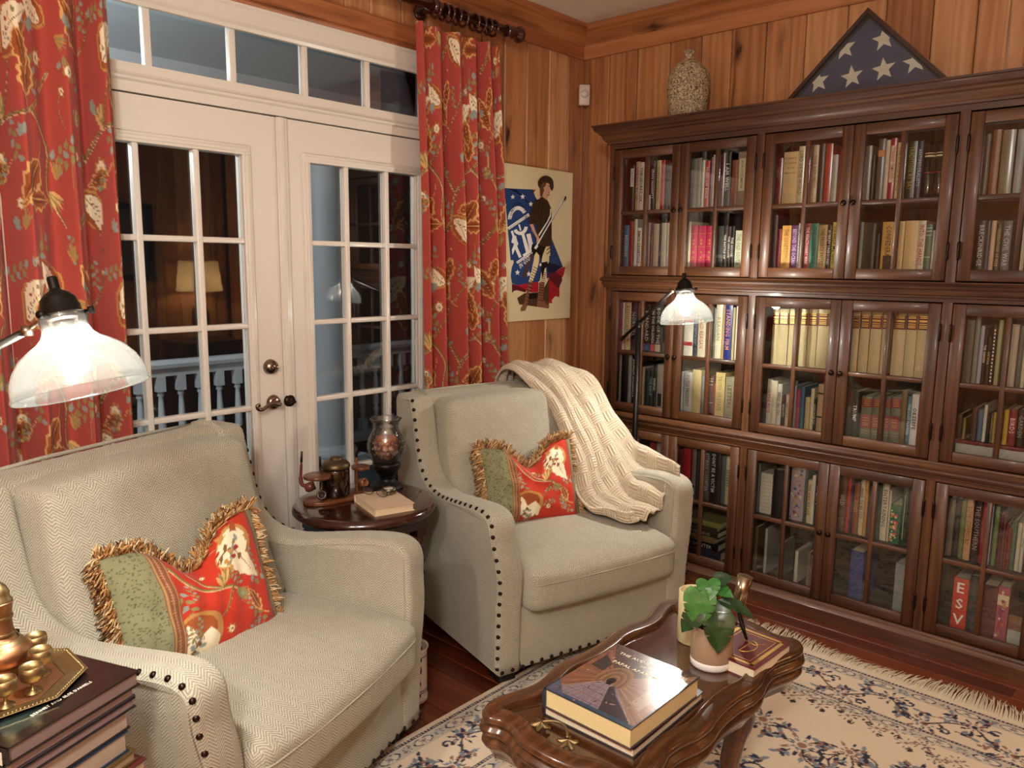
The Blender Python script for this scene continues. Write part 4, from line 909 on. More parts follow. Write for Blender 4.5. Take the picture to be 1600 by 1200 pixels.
TN = ['top row', 'middle row', 'bottom row']; RN = ['upper shelf', 'lower shelf']; DN = ['first door', 'second door', 'third door', 'fourth door', 'fifth door']
ON = ['first', 'second', 'third', 'fourth', 'fifth', 'sixth', 'seventh', 'eighth', 'ninth', 'tenth', 'eleventh', 'twelfth', 'thirteenth', 'fourteenth', 'fifteenth', 'sixteenth', 'seventeenth', 'eighteenth']
def shelf_book(w, h, d, col, txt, tcol, sty):
    mb = MB(); c = .0025
    mb.box(0, c, .004, d, 0, h).box(w-c, w, .004, d, 0, h)
    n = 6; pr = [(w*i/n, .004-.0035*math.sin(PI*i/n)) for i in range(n+1)]
    mb.prism(pr+[(w, .0075), (0, .0075)], 0, h, 0, 'z')
    mb.box(c, w-c, .007, d-.004, .003, h-.003, 1)
    mats = [BOOK, PAGE if sum(lin(col)[:3]) < .6 else PAGEW]; yf = -.0006
    def band(z0, z1, m, x0=.001, x1=None): mats.append(m); mb.box(x0, x1 or w-.001, yf, .002, z0, z1, len(mats)-1)
    if sty == 'lw': band(h*.55, h*.93, BAND['lw'])
    if sty == 'lc': band(h*.30, h*.88, BAND['lc'], w*.18, w*.82)
    if sty == 'lo': band(h*.72, h*.82, BAND['lo'])
    if sty in ('fr', 'fb', 'fc'): band(.006, .04, BAND[sty])
    if sty == 'redw': band(h*.72, h-.001, BAND['red']); band(h*.22, h*.30, BAND['red'])
    if sty == 'orn':
        for z in (.055, .115, .175): band(z, z+.002, GOLD, w*.1, w*.9)
        for z in (.06, .085, .125, .14): band(z, z+.010, GOLD, w*.38, w*.62)
    if sty == 'vol':
        band(h*.72, h*.93, BAND['mar'])
        for z in (.745, .77, .80, .835, .85, .89, .915): mats.append(GOLD); mb.box(w*.14, w*.86, yf-.0004, .002, h*z, h*z+.0035, len(mats)-1)
    if sty == 'law': band(h*.76, h*.95, BAND['lawred']); band(h*.30, h*.60, BAND['lawred']); [band(h*z, h*z+.002, GOLD, w*.15, w*.85) for z in (.18, .24)]; [(mats.append(GOLD), mb.box(w*.22, w*.78, yf-.0004, .002, h*z, h*z+.0022, len(mats)-1)) for z in (.36, .40, .46, .52, .80, .84, .88, .92)]
    if sty == 'lines': [band(h*z, h*z+.002, BAND['lw']) for z in (.35, .78, .86, .92)]
    if sty == 'bands': band(h*.33, h*.36, BAND['bk']); band(h*.80, h*.83, BAND['bk'])
    if sty == 'fline': band(h*.1, h*.85, BAND['lw'], w*.45, w*.5)
    if sty == 'film': [band(h*(.05+.06*i), h*(.08+.06*i), BAND['lw'], w*.3, w*.6) for i in range(15)]
    if sty == 'pic': band(h*.08, h*.36, BAND['bk'], w*.2, w*.8)
    if sty == 'grid':
        [band(h*(.08+.09*i), h*(.085+.09*i), BAND['lo'], .004, w-.004) for i in range(10)]
    if sty in ('floral', 'floral2'):
        rr = random.Random(w); 
        for i in range(34):
            a, b, s = rr.uniform(.006, w-.012), rr.uniform(.01, h-.02), rr.uniform(.003, .007)
            mats.append(rr.choice([BAND['red'], BAND['lc'], BAND['fb'], BAND['lo']] if sty == 'floral' else [BAND['lc'], BAND['lo'], BAND['fr']])); mb.prism([(a+s*math.cos(k*PI/3), b+s*math.sin(k*PI/3)) for k in range(6)], yf-.00002*i, .001, len(mats)-1, 'y')
        if sty == 'floral' and w < .05: band(h*.66, h*.85, BAND['lc'])
    me = mesh('book', mb, mats); o = link('book', me); o.color = lin(col)
    if txt:
        lb = MB()
        if sty == 'esv':
            for i, ch in enumerate(txt): letter(lb, ch, (w/2, yf-.0006, h*(.82-.31*i)), (1,0,0), (0,0,1), h*.20)
        elif sty == 'wide':
            for i, s in enumerate(['DOCUMENTS', 'ILLUSTRATIVE', 'OF THE', 'AMERICAN UNION']): letter(lb, s, (w/2, yf-.0006, h*(.88-.09*i)), (1,0,0), (0,0,1), .0065, w*.8)
        else: letter(lb, txt, (w/2, yf-.0006, h*(.60 if sty in ('lc',) else .55 if sty != 'lw' else .74)), (0,0,-1), (1,0,0), min(w*.62, .020), h*(.34 if sty == 'lw' else .5 if sty == 'lc' else .74))
        l = obj('spine_lettering', lb, INK, o); l.color = lin(tcol)
    return o
prev = None; n = 0; LONG = []
flat = None
for i, bk in enumerate(BOOKS):
    t, r, d, x0, w, zt, col, desc = bk[:8]; txt, tcol, sty = (list(bk[8:])+['', '', ''])[:3]
    n = n+1 if prev == (t, r, d) else 0; prev = (t, r, d)
    nxt = BOOKS[i+1][3] if i+1 < len(BOOKS) and BOOKS[i+1][:3] == bk[:3] else 9
    w = min(w, nxt-x0-.0008)
    if w < .004: continue
    zb = (MID[t] if r == 0 else TZ[t][0]+.022)+.0004
    if (t, r, d) == (1, 1, 4): zb = .8625
    o = shelf_book(w, max(zt-zb, .08), random.uniform(.145, .20), col, txt, tcol, sty)
    o.location = (x0, -.300+random.uniform(0, .006), zb)
    lab = f"{desc}, {ON[n]} book on {RN[r]}, {DN[d]}, {TN[t]}"
    if len(lab.split()) > 16: lab = f"{desc}, {ON[n]}, {RN[r]}, {DN[d]}, {TN[t]}"
    if len(lab.split()) > 16: LONG.append(lab)
    tag(o, lab, 'book', f"books on the {RN[r]} of the {TN[t]}")
print('LONG', LONG)
def lying(w, d, h, col, txt='', tcol='e0d8c8'):
    mb = MB().box(0, w, 0, d, 0, .0025).box(0, w, 0, d, h-.0025, h).prism([(0,0),(0,h),(-.001,h*.8),(-.003,h*.5),(-.001,h*.2)], 0, w, 0, 'x').box(.003, w-.003, .003, d-.004, .0024, h-.0024, 1)
    # prism along x uses (a,b)->(y,z)
    o = link('book', mesh('book', mb, [BOOK, PAGE])); o.color = lin(col)
    if txt: lb = MB(); letter(lb, txt, (w*.5, -.0045, h/2), (1,0,0), (0,0,1), h*.5, w*.7); l = obj('spine_lettering', lb, INK, o); l.color = lin(tcol)
    return o
z = C1+.0225
for w, h, col, txt, tc, dsc in [(.235,.042,'1c2c3c','','','thick navy book lying at the bottom of the stack'),(.22,.036,'161412','ENCOUNTER','c8c8c8','black book with white capitals lying in the stack'),(.20,.030,'8c7448','','','tan book lying in middle of the stack'),(.215,.028,'241c18','IN OUR IMAGE','b0a890','dark brown book lying in the stack'),(.21,.022,'32281e','','','dark book lying second from top of the stack'),(.225,.026,'9c9448','','','olive yellow book lying on top of the stack')]:
    o = lying(w, .16, h, col, txt, tc or 'e0d8c8'); o.location = (.895, -.30, z); z += h+.0004
    tag(o, dsc+', second door, bottom row', 'book', 'stack of lying books on the lower shelf')
fb = empty('storage_box', (2.235, -.2, TZ[1][0]+.0224), 0, 'long flat pale box with a dark red lid edge under books, fifth door', 'box')
obj('box_body', MB().box(-.155, .155, -.105, .10, 0, .050), plain('pale_board', 'a8a498', .5), fb, bevel=.002); obj('box_lid', MB().box(-.157, .157, -.107, .102, .0502, .0640), plain('dark_red_board', '6c1c20', .4), fb, bevel=.001)
o = lying(.075, .16, .055, '84583c'); o.location = (2.315, -.30, C1+.0225+.062); tag(o, 'orange-brown box-like book lying on a white one, fifth door, bottom row', 'book')
o = lying(.075, .16, .058, 'a8a89c'); o.location = (2.315, -.30, C1+.0225); tag(o, 'pale thick book lying lowest, fifth door, bottom row', 'book')
for i, x in enumerate((1.893, 1.932)):
    g = empty('drinking_glass', (x, -.275, MID[0]+.0004), 0, ['tall clear glass with pale printed crest and red line, left of the pair', 'tall clear glass with pale printed crest and red line, right of the pair'][i], 'glass', 'two printed glasses on the top bookcase shelf')
    obj('glass_body', MB().lathe([(0,.004),(.0150,.004),(.0158,.03),(.0185,.205),(.0175,.205),(.0148,.03),(.0140,.012),(0,.012)], 20), TUMG, g)
    obj('red_line', MB().lathe([(.01760,.100),(.01762,.103)], 20), BAND['red'], g)
    obj('printed_crest', MB().lathe([(.0187,.160),(.0189,.166)], 20).lathe([(.0190,.172),(.0191,.175)], 20), BAND['lc'], g)
# ----------------------------------------------------------------- on top of the bookcase
def vase_mat():
    t = NT('vermiculated_stoneware'); v = t.coords(); w = t.n('ShaderNodeVectorMath', {0: t.n('ShaderNodeTexNoise', {'Vector': v, 'Scale': 40.0}).outputs[1], 'Scale': .03}, operation='SCALE').outputs[0]
    vv = t.n('ShaderNodeVectorMath', {0: v, 1: w}, operation='ADD').outputs[0]; n1 = t.noise(vv, 40, 1, .5, 2.0)
    h = t.math('ABSOLUTE', t.math('SUBTRACT', n1, .5)); c = t.ramp(h, [(.0, '4c3c26'), (.035, '86704c'), (.08, 'ccb896')])
    return t.pbr(c, .75, 0, t.bump(h, .02, .8))
vs = obj('vase', MB().lathe([(0,0),(.080,0),(.084,.01),(.090,.06),(.098,.13),(.101,.175),(.096,.215),(.080,.245),(.058,.268),(.036,.284),(.024,.293),(.021,.303),(.022,.314),(.030,.326),(.028,.332),(.022,.327),(.016,.314),(.016,.295),(0,.29)], 48), vase_mat())
vs.location = (.785, -.20, 2.1862); vs.rotation_euler = (0, 0, .5); tag(vs, 'bottle-shaped stoneware vase with wormy carved texture on top of the bookcase', 'vase')
fc = empty('flag_case', (1.605, -.195, 2.1862), 0, 'triangular wooden case holding a folded starry blue flag atop the bookcase', 'flag case')
STARS = [(1.553,2.285),(1.676,2.296),(1.791,2.306),(1.667,2.412),(1.515,2.402),(1.415,2.285)]
H = .352; HW = .352
def tri(o_): k = o_; return [(-HW+2.414*k, k), (HW-2.414*k, k), (0, H-1.414*k)]
def ring(mb, a, b, y0, y1):
    for i in range(3):
        j = (i+1) % 3; P = [a[i], a[j], b[j], b[i]]; mb.prism(P, y0, y1, 0, 'y')
rm = MB(); ring(rm, tri(0), tri(.015), -.042, .042); obj('frame', rm, MAHO, fc)
rb = MB(); ring(rb, tri(.0149), tri(.020), -.036, .036); obj('liner', rb, BLACKP, fc)
obj('back_board', MB().prism(tri(.014), .030, .036, 0, 'y'), BLACKP, fc)
fl = MB().prism(tri(.024), -.018, .02, 0, 'y'); obj('folded_flag', fl, plain('navy_cotton', '2e3358', .9, 0, .1, 0, 300, .5), fc, bevel=.006, seg=2)
st = MB(); cx, cz0 = 1.605, 2.1862
def clip_star(x, z, r, rot, T):
    P = []
    for i in range(10):
        a = rot+i*PI/5; q = r if i % 2 == 0 else r*.42; P.append((x+q*math.cos(a), z+q*math.sin(a)))
    for k in range(3):           # clip to the flag's triangle
        (ax, az), (bx, bz) = T[k], T[(k+1) % 3]; out = []
        sd = lambda p: (bx-ax)*(p[1]-az)-(bz-az)*(p[0]-ax)
        for i in range(len(P)):
            p, q = P[i], P[(i+1) % len(P)]; a, b = sd(p), sd(q)
            if a >= 0: out.append(p)
            if (a >= 0) != (b >= 0): t = a/(a-b); out.append((p[0]+t*(q[0]-p[0]), p[1]+t*(q[1]-p[1])))
        P = out
    return P
for px_, pz_ in STARS:
    P = clip_star(px_-cx, pz_-cz0, .047, PI/2+.12, tri(.028))
    if len(P) > 2: st.add([(a, -.0184, b) for a, b in P], [list(range(len(P)))])
me = mesh('star', st, plain('white_cotton', 'd4ccb8', .9)); bm = bmesh.new(); bm.from_mesh(me); bmesh.ops.triangulate(bm, faces=bm.faces, ngon_method='EAR_CLIP'); bm.to_mesh(me); bm.free(); link('star', me, fc)
obj('case_glass', MB().prism(tri(.0152), -.034, -.032, 0, 'y'), CGLASS, fc)

# ================================================================= ARMCHAIRS
def rounded_extrude(prof, x0, x1, r, n=4, mb=None):
    """closed profile [(y,z)] (counter-clockwise) extruded along x with rolled edges"""
    P = np.array(prof); N = len(P); d = np.roll(P, -1, 0)-np.roll(P, 1, 0); d /= np.linalg.norm(d, axis=1)[:, None]+1e-9
    nin = np.stack([-d[:, 1], d[:, 0]], 1)
    lv = []
    for k in range(n+1):
        a = PI/2*k/n; lv.append((x0+r*(1-math.sin(a)), r*(1-math.cos(a))))
    lv = lv[::-1]                      # face first (inset r) -> full
    lv = [(x0+r*(1-math.cos(PI/2*k/n)), r*(1-math.sin(PI/2*k/n))) for k in range(n+1)]
    lv += [(x1-(a-x0), b) for a, b in lv[::-1]]
    mb = mb or MB(); base = len(mb.v)
    vs = [(x, *(P[i]+nin[i]*ins)) for x, ins in lv for i in range(N)]; L = len(lv)
    fs = [(k*N+i, k*N+(i+1) % N, (k+1)*N+(i+1) % N, (k+1)*N+i) for k in range(L-1) for i in range(N)]
    mb.add(vs, [f[::-1] for f in fs], 0, True)
    mb.f += [[base+i for i in range(N)][::-1], [base+(L-1)*N+i for i in range(N)]]; mb.m += [0, 0]; mb.sm += [False, False]
    return mb
def rbox(c, s, r, n=14, puff=(0, 0, 0), wr=0, seed=0, fn=None):
    """rounded, bulging cushion block: centre c, half sizes s"""
    s = np.array(s, float); mb = MB(); t = np.sin(np.linspace(-PI/2, PI/2, n+1)); 
    for ax in range(3):
        for sg in (-1, 1):
            a, b = [(1, 2), (2, 0), (0, 1)][ax]; A, B = np.meshgrid(t, t, indexing='ij')
            P = np.zeros((n+1, n+1, 3)); P[..., ax] = sg*s[ax]; P[..., a] = A*s[a]; P[..., b] = B*s[b]
            core = np.clip(P, -(s-r), s-r); d = P-core; d /= np.linalg.norm(d, axis=-1)[..., None]+1e-12; Q = core+d*r
            q = Q/s
            for k in range(3):
                i, j = [(1, 2), (0, 2), (0, 1)][k]; Q[..., k] += puff[k]*q[..., k]*(1-q[..., i]**2)*(1-q[..., j]**2)
            if wr:
                Q[..., 1] += wr*np.sin(Q[..., 0]*23+seed+4*np.sin(Q[..., 2]*9))*np.sin(Q[..., 2]*13+seed)
                Q[..., 2] += wr*.6*np.sin(Q[..., 0]*19+2*seed)*np.cos(Q[..., 1]*17)
            if fn: Q = fn(Q)
            mb.grid(Q+np.array(c), 0, True, flip=(sg < 0))
    return mb
CW = .92
arm_ctl = [(0.006,.05),(0.0,.20),(-.004,.30),(-.012,.38),(-.012,.46),(-.002,.54),(.0,.59),(.012,.625),(.045,.648),(.10,.654),(.20,.645),(.32,.628),(.43,.615),(.52,.625),(.585,.66),(.622,.72),(.645,.80),(.665,.88),(.68,.94),(.70,.958)]
af = [tuple(p) for p in crspline(arm_ctl, 3)]
arm_prof = af+[(.80,.962),(.835,.955),(.85,.93),(.85,.70),(.835,.40),(.815,.05)]
def flare(v, sg):
    a = min(max((v[2]-.36)/.24, 0), 1); b = 1-min(max((v[1]-.15)/.40, 0), 1); f = a*a*(3-2*a)*b*b*(3-2*b)
    return (v[0]+sg*.026*f, v[1], v[2])
def make_chair(name, loc, rz, label):
    t = empty(name, loc, rz, label, 'armchair', 'pair of upholstered armchairs')
    for k, (x0, x1) in enumerate(((0, .105), (CW-.105, CW))):
        am = rounded_extrude(arm_prof[::-1], x0, x1, .020); am.v = [flare(v, -1 if k == 0 else 1) for v in am.v]; o = obj('arm', am, FAB, t, boxuv=True)
    obj('front_rail', MB().box(.095, CW-.095, .012, .06, .05, .285), FAB, t, bevel=.012, seg=3, boxuv=True)
    obj('base', MB().box(.10, CW-.10, .05, .80, .055, .27), FAB, t, boxuv=True)
    bk = rounded_extrude([(.83,.30),(.845,.70),(.84,.93),(.825,.955),(.79,.966),(.74,.962),(.705,.945),(.69,.90),(.66,.70),(.66,.30)][::-1], .085, CW-.085, .012); obj('back', bk, FAB, t, boxuv=True)
    obj('welt', MB().tube([(.07,.842,.952),(.3,.843,.960),(.62,.843,.960),(.85,.842,.952)], .006, 8), FAB, t)
    w2 = (CW-.215)/2
    def front_round(Q):
        Q = Q.copy(); f = np.clip((-Q[..., 1]-.10)/.22, 0, 1); Q[..., 2] -= .018*f*f*np.clip(Q[..., 2]/.08, 0, 1); Q[..., 1] -= .010*(1-(Q[..., 0]/w2)**2)*f; return Q
    sc = obj('seat_cushion', rbox((CW/2, .275, .362), (w2, .325, .088), .040, 18, (.004,.012,.030), .0022, 1, front_round), FAB, t, weld=True, boxuv=True)
    sm_ = [(CW/2-w2+.012, -.030, .362), (CW/2-w2*.5, -.060, .364), (CW/2, -.066, .365), (CW/2+w2*.5, -.060, .364), (CW/2+w2-.012, -.030, .362)]
    ss = []
    for k in range(41):
        a = PI/2*(-1+2*k/40); r_ = .040; P = np.array([[math.sin(a)*w2, -.325, .030]]); cr2 = np.clip(P, -(np.array((w2, .325, .088))-r_), np.array((w2, .325, .088))-r_); d_ = P-cr2; d_ /= np.linalg.norm(d_)+1e-12; Q = cr2+d_*r_; qn = Q/np.array((w2, .325, .088))
        Q[0, 1] += .012*qn[0, 1]*(1-qn[0, 0]**2)*(1-qn[0, 2]**2); Q = front_round(Q); ss.append((CW/2+Q[0, 0], .275+Q[0, 1]-.0005, .362+Q[0, 2]))
    obj('seam', MB().tube(ss, .0026, 6), FAB, sc)
    R = Matrix.Rotation(math.radians(-13), 3, 'X')
    def lean(Q):
        z = Q[..., 2]; Q = Q.copy(); Q[..., 1] = Q[..., 1]+.22*(z)-.035*np.clip(-z/.24, 0, 1)**2; 
        Q[..., 0] *= 1-.03*np.clip(z/.24, 0, 1); Q[..., 2] -= .010*(Q[..., 0]/.33)**2*np.clip(z/.25, 0, 1)
        cr = .010*np.exp(-((Q[..., 0]*.8+z-.02)/.02)**2)*(Q[..., 0] < -.05)+.008*np.exp(-((Q[..., 0]*.5+z+.10)/.02)**2)*(Q[..., 0] < .0)
        Q[..., 1] += cr*(Q[..., 1] < .05); return Q
    obj('back_cushion', rbox((CW/2, .602, .693), (w2+.006, .080, .262), .036, 22, (.004,.032,.006), .003, 2, lean), FAB, t, weld=True, boxuv=True)
    for x in (.07, CW-.07):
        for y in (.08, .74): obj('foot', MB().box(x-.035, x+.035, y-.035, y+.035, .0, .052), BLACKP, t)
    # nailheads
    pts = []
    pr = np.array(af); dd = np.concatenate([[0], np.cumsum(np.linalg.norm(np.diff(pr, axis=0), axis=1))]); tot = dd[-1]
    s = .028
    while s < tot-.01:
        y = np.interp(s, dd, pr[:, 0]); z = np.interp(s, dd, pr[:, 1]); y2 = np.interp(s+.004, dd, pr[:, 0]); z2 = np.interp(s+.004, dd, pr[:, 1])
        tx, tz = y2-y, z2-z; l = math.hypot(tx, tz); nx, nz = -tz/l, tx/l    # outward (front/up)
        sp = .0415
        for sg, xx in ((-1, .0065), (1, CW-.0065)):
            pts.append((flare((xx, y-nx*.0065, z-nz*.0065), sg), (sg*.72, nx*.69, nz*.69)))
        s += sp
    for k in range(21): pts.append(((.02+.044*k, .006 if 2 < k < 19 and .095 < .02+.044*k < CW-.095 else -.001, .066), (0, -1, 0)))
    for k in range(22): pts.append(((.015+.0425*k, .846, .945), (0, .9, .42)))
    for p, nrm in pts:
        o = link('nailhead', NAIL, t); q = Vector(nrm).to_track_quat('Z', 'Y'); o.rotation_euler = q.to_euler(); o.location = p
    return t
NAIL = mesh('nailhead', MB().lathe([(.0080,-.001),(.0073,.0026),(.0045,.0048),(0,.0056)], 8), BRONZE)
O1 = (1.326, -2.951, .0055); R1 = math.radians(110); O2 = (1.031, -1.756, .0055); R2 = math.radians(75)
ch1 = make_chair('armchair', O1, R1, 'oatmeal herringbone armchair with nailheads in the left foreground, nearest the camera')
ch2 = make_chair('armchair', O2, R2, 'oatmeal herringbone armchair with nailheads beside the bookcase, draped with a throw')

# ----------------------------------------------------------------- cushions with fringe
def pillow(name, loc, rot, label, w, h, t, seed):
    nu, nv = 170, 130; u = np.linspace(-1, 1, nu); v = np.linspace(-1, 1, nv); U, V = np.meshgrid(u, v)
    notch = .30*h*np.exp(-(U/.36)**2)*np.clip((V+.5)/1.5, 0, 1)**1.5
    Xc = w/2*U*(1-.05*(1-V**2)); Zc = h/2*V*(1-.05*(1-U**2))-notch+.02*h*U*V
    th = t*np.clip((1-np.abs(U)**2.4)*(1-np.abs(V)**2.4), 0, 1)**.55; th = th*(1-.35*np.exp(-(U/.2)**2)*(V > 0)*V)
    th += .004*np.sin(7*U+9*V+seed)*(th > .01)*th/t+.003*np.sin(23*U-4*V)*th/t
    pt = Paint(w/2*U, h/2*V, 'b83420'); k = w/.5
    branch(pt, [(-.12*k,.16*k), (-.05*k,.08*k), (.02*k,.03*k), (.08*k,.0), (.13*k,-.05*k)], .014*k); branch(pt, [(-.04*k,.14*k), (.0,.07*k), (.05*k,.015*k)], .008*k); branch(pt, [(.08*k,0), (.03*k,-.08*k), (-.05*k,-.15*k)], .007*k)
    fan(pt, .05*k, .02*k, 1.35, .95*k); fan(pt, .09*k, -.02*k, -.7, .7*k, OL); sprig(pt, -.10*k, .05*k, -1.2, .9*k); sprig(pt, .14*k, -.02*k, .2, .9*k); sprig(pt, .13*k, -.08*k, -1.0, .8*k)
    pt.disc(.125*k, .115*k, .072*k, GO, .060*k); pt.disc(.120*k, .115*k, .062*k, CR, .052*k); pt.leaf(.10*k, .10*k, -.9, .14*k, .07*k, CR, .08)
    for i in range(12): pt.leaf(.085*k+.02*k*(i % 4), .085*k+.022*k*(i//4), 1.3*i, .022*k, .014*k, [OL, BG, RD, BR][i % 4])
    pt.stroke([(.07*k,.11*k), (.12*k,.12*k), (.17*k,.05*k)], .005*k, .002*k, BR)
    pt.disc(-.05*k, -.105*k, .075*k, GO, .068*k); pt.disc(-.055*k, -.10*k, .058*k, RU, .05*k); pt.poly([(-.085*k,-.08*k), (-.06*k,-.12*k), (-.02*k,-.10*k), (.01*k,-.13*k), (0,-.17*k), (-.07*k,-.18*k), (-.11*k,-.15*k)], CR); pt.leaf(-.075*k, -.12*k, 1.9, .055*k, .02*k, CR)
    for i in range(9): pt.leaf(-.09*k+.017*k*(i % 5), -.165*k+.022*k*(i//5), .7+1.1*i, .022*k, .013*k, [OL, BR, BG][i % 3])
    rr = random.Random(seed+1)
    for i in range(9): sprig(pt, rr.uniform(-.12, .20)*k, rr.uniform(-.16, .14)*k, rr.uniform(0, 6), .55*k)
    for i in range(6): pt.leaf(.125*k, .115*k, i*1.05, .078*k, .03*k, [GO, RU][i % 2], .1)
    pt.disc(.120*k, .112*k, .054*k, CR, .046*k); pt.leaf(.10*k, .10*k, -.9, .14*k, .07*k, CR, .08)
    for i in range(14): pt.leaf(.080*k+.022*k*(i % 4), .080*k+.020*k*(i//4), 1.3*i, .024*k, .014*k, [OL, BG, RD, BR, GO][i % 5])
    pt.stroke([(.07*k,.12*k), (.12*k,.11*k), (.16*k,.02*k)], .005*k, .002*k, BR); bigleaf(pt, .17*k, -.11*k, 2.0, .5*k); bloom(pt, .05*k, -.13*k, .012*k); bloom(pt, .0, .12*k, .010*k)
    xs = -.27*w; pt.rect(-w, xs, -h, h, '80805f'); pt.rect(.455*w, w, -h, h, '7c7c5e')
    rr = random.Random(seed)
    for i in range(330): pt.disc(rr.uniform(-w/2, xs), rr.uniform(-h/2, h/2), .0028, '54583c', .0018)
    pt.rect(xs-.002, xs+.036*k, -h, h, '7c4c34'); pt.rect(xs+.002, xs+.006, -h, h, 'a88454'); pt.rect(xs+.030*k, xs+.034*k, -h, h, 'a88454'); pt.rect(.430*w, .455*w, -h, h, '7c4c34')
    for i in range(40): pt.rosette(xs+.018*k, -h/2+i*h/40, .0055, 4, 'a8805c')
    t0 = link(name, fastgrid('front_panel', np.stack([Xc, -th, Zc], -1), CLOTHP, pt.c)); t0.location = loc; t0.rotation_euler = rot; tag(t0, label, 'cushion', 'fringed floral cushions')
    link('back_panel', fastgrid('back_panel', np.stack([Xc[:, ::-1], th, Zc[:, ::-1]], -1)[::2, ::2], CLOTHP, np.tile(np.array(lin('b83420')[:3]), (Xc[::2, ::2].size, 1))), t0)
    # fringe of looped strands round three sides
    fr = MB(); cols = []
    edge = [(Xc[j, 0], Zc[j, 0], -1, 0) for j in range(2, nv, 1)]+[(Xc[-1, i], Zc[-1, i], 0, 1) for i in range(0, nu-1)]+[(Xc[j, -1], Zc[j, -1], 1, 0) for j in range(nv-1, 1, -1)]
    pal = [lin(c)[:3] for c in ('a8743c', 'c89858', 'd8bc8c', '8c5c2c', 'b88c5c', 'e0ccA0')]
    for i, (x, z, ox, oz) in enumerate(edge):
        side = ox > .5
        for q in range(1 if side else 4):
            L = rr.uniform(.026, .050)*(1 if not side else .8); dx, dz, dy = ox+rr.uniform(-.5, .5), oz+rr.uniform(-.5, .3)-.25, rr.uniform(-.9, .7)
            l = math.sqrt(dx*dx+dz*dz+dy*dy); dx, dy, dz = dx/l, dy/l, dz/l; wv = rr.uniform(-.006, .006)
            p0 = Vector((x-.002*ox, rr.uniform(-.010, .010), z-.002*oz)); p1 = p0+Vector((dx, dy, dz))*L*.6+Vector((wv, 0, wv)); p2 = p0+Vector((dx, dy, dz))*L+Vector((0, 0, -.003)); p3 = p0+Vector((dx, dy, dz))*L*.55-Vector((wv, -.003, wv))
            n0 = len(fr.v); fr.tube([p0, p1, p2, p3, p0+Vector((.002, .002, 0))], .0017, 4, caps=False); c = pal[rr.randrange(6)]; cols += [c]*(len(fr.v)-n0)
    me = mesh('fringe', fr, CLOTHP); setcol(me, np.array(cols)); stuff(link('fringe', me, t0))
    return t0
pillow('cushion', (.800, -2.715, .607), (math.radians(-20), math.radians(0), math.radians(99)), 'red floral fringed cushion with sage edge on the nearest armchair', .47, .355, .07, 3)
pillow('cushion', (.752, -1.270, .620), (math.radians(-20), math.radians(0), math.radians(66)), 'smaller red floral fringed cushion on the armchair by the bookcase', .42, .33, .07, 5)

# ----------------------------------------------------------------- knitted throw
rows = [((.55,.885,.74),(.69,.90,.72),(.84,.89,.70)), ((.54,.875,.93),(.69,.885,.93),(.85,.88,.92)), ((.54,.845,.995),(.69,.85,1.005),(.86,.85,.995)), ((.54,.76,1.005),(.70,.76,1.01),(.88,.76,.995)), ((.555,.67,.975),(.72,.66,.985),(.90,.67,.965)),
        ((.60,.575,.885),(.74,.56,.90),(.915,.60,.89)), ((.612,.475,.765),(.75,.47,.79),(.925,.53,.80)), ((.605,.395,.645),(.76,.40,.70),(.945,.455,.715)), ((.585,.33,.545),(.76,.32,.60),(.965,.375,.685)),
        ((.585,.25,.500),(.77,.25,.535),(.965,.27,.685)), ((.60,.17,.490),(.785,.18,.515),(.955,.18,.688)), ((.63,.10,.485),(.80,.11,.505),(.945,.10,.688)), ((.66,.065,.480),(.81,.07,.500),(.935,.055,.682))]
nr, nc = 150, 90
L_ = [np.array(crspline([r[k] for r in rows], 14)) for k in range(3)]
n0 = len(L_[0]); idx = np.linspace(0, n0-1, nr); Lr = [np.stack([np.interp(idx, np.arange(n0), l[:, k]) for k in range(3)], 1) for l in L_]
s = np.linspace(0, 1, nc)[None, :, None]; A_, B_, C_ = [l[:, None, :] for l in Lr]
Bc = 2*B_-.5*(A_+C_); TH = (1-s)**2*A_+2*s*(1-s)*Bc+s*s*C_
du = np.gradient(TH, axis=1); dv = np.gradient(TH, axis=0); N_ = np.cross(du, dv); N_ /= np.linalg.norm(N_, axis=-1)[..., None]+1e-9
if N_[nr//2, nc//2, 1] > 0: N_ = -N_
S2, T2 = np.meshgrid(np.linspace(0, 1, nc), np.linspace(0, 1, nr))
fold = .016*np.sin(2*PI*(2.6*S2+.5*np.sin(3*T2)+.2))*np.clip(T2*2.2, .3, 1)+.010*np.sin(2*PI*(6.1*S2-.8*T2))+.006*np.sin(2*PI*(5*T2+S2*1.5))
TH = TH+N_*(fold+.026)[..., None]
arc = np.concatenate([[0], np.cumsum(np.linalg.norm(np.diff(TH[:, nc//2], axis=0), axis=1))])
UVt = np.stack([S2*.56+.03*np.sin(T2*4), np.tile(arc[:, None], (1, nc))], -1)
th = link('throw', fastgrid('throw', TH, KNIT, None, UVt)); th.location = O2; th.rotation_euler = (0, 0, R2); tag(th, 'cream cable-knit throw draped over the right side of the far armchair', 'throw')
sd = th.modifiers.new('thickness', 'SOLIDIFY'); sd.thickness = .010; sd.offset = -1

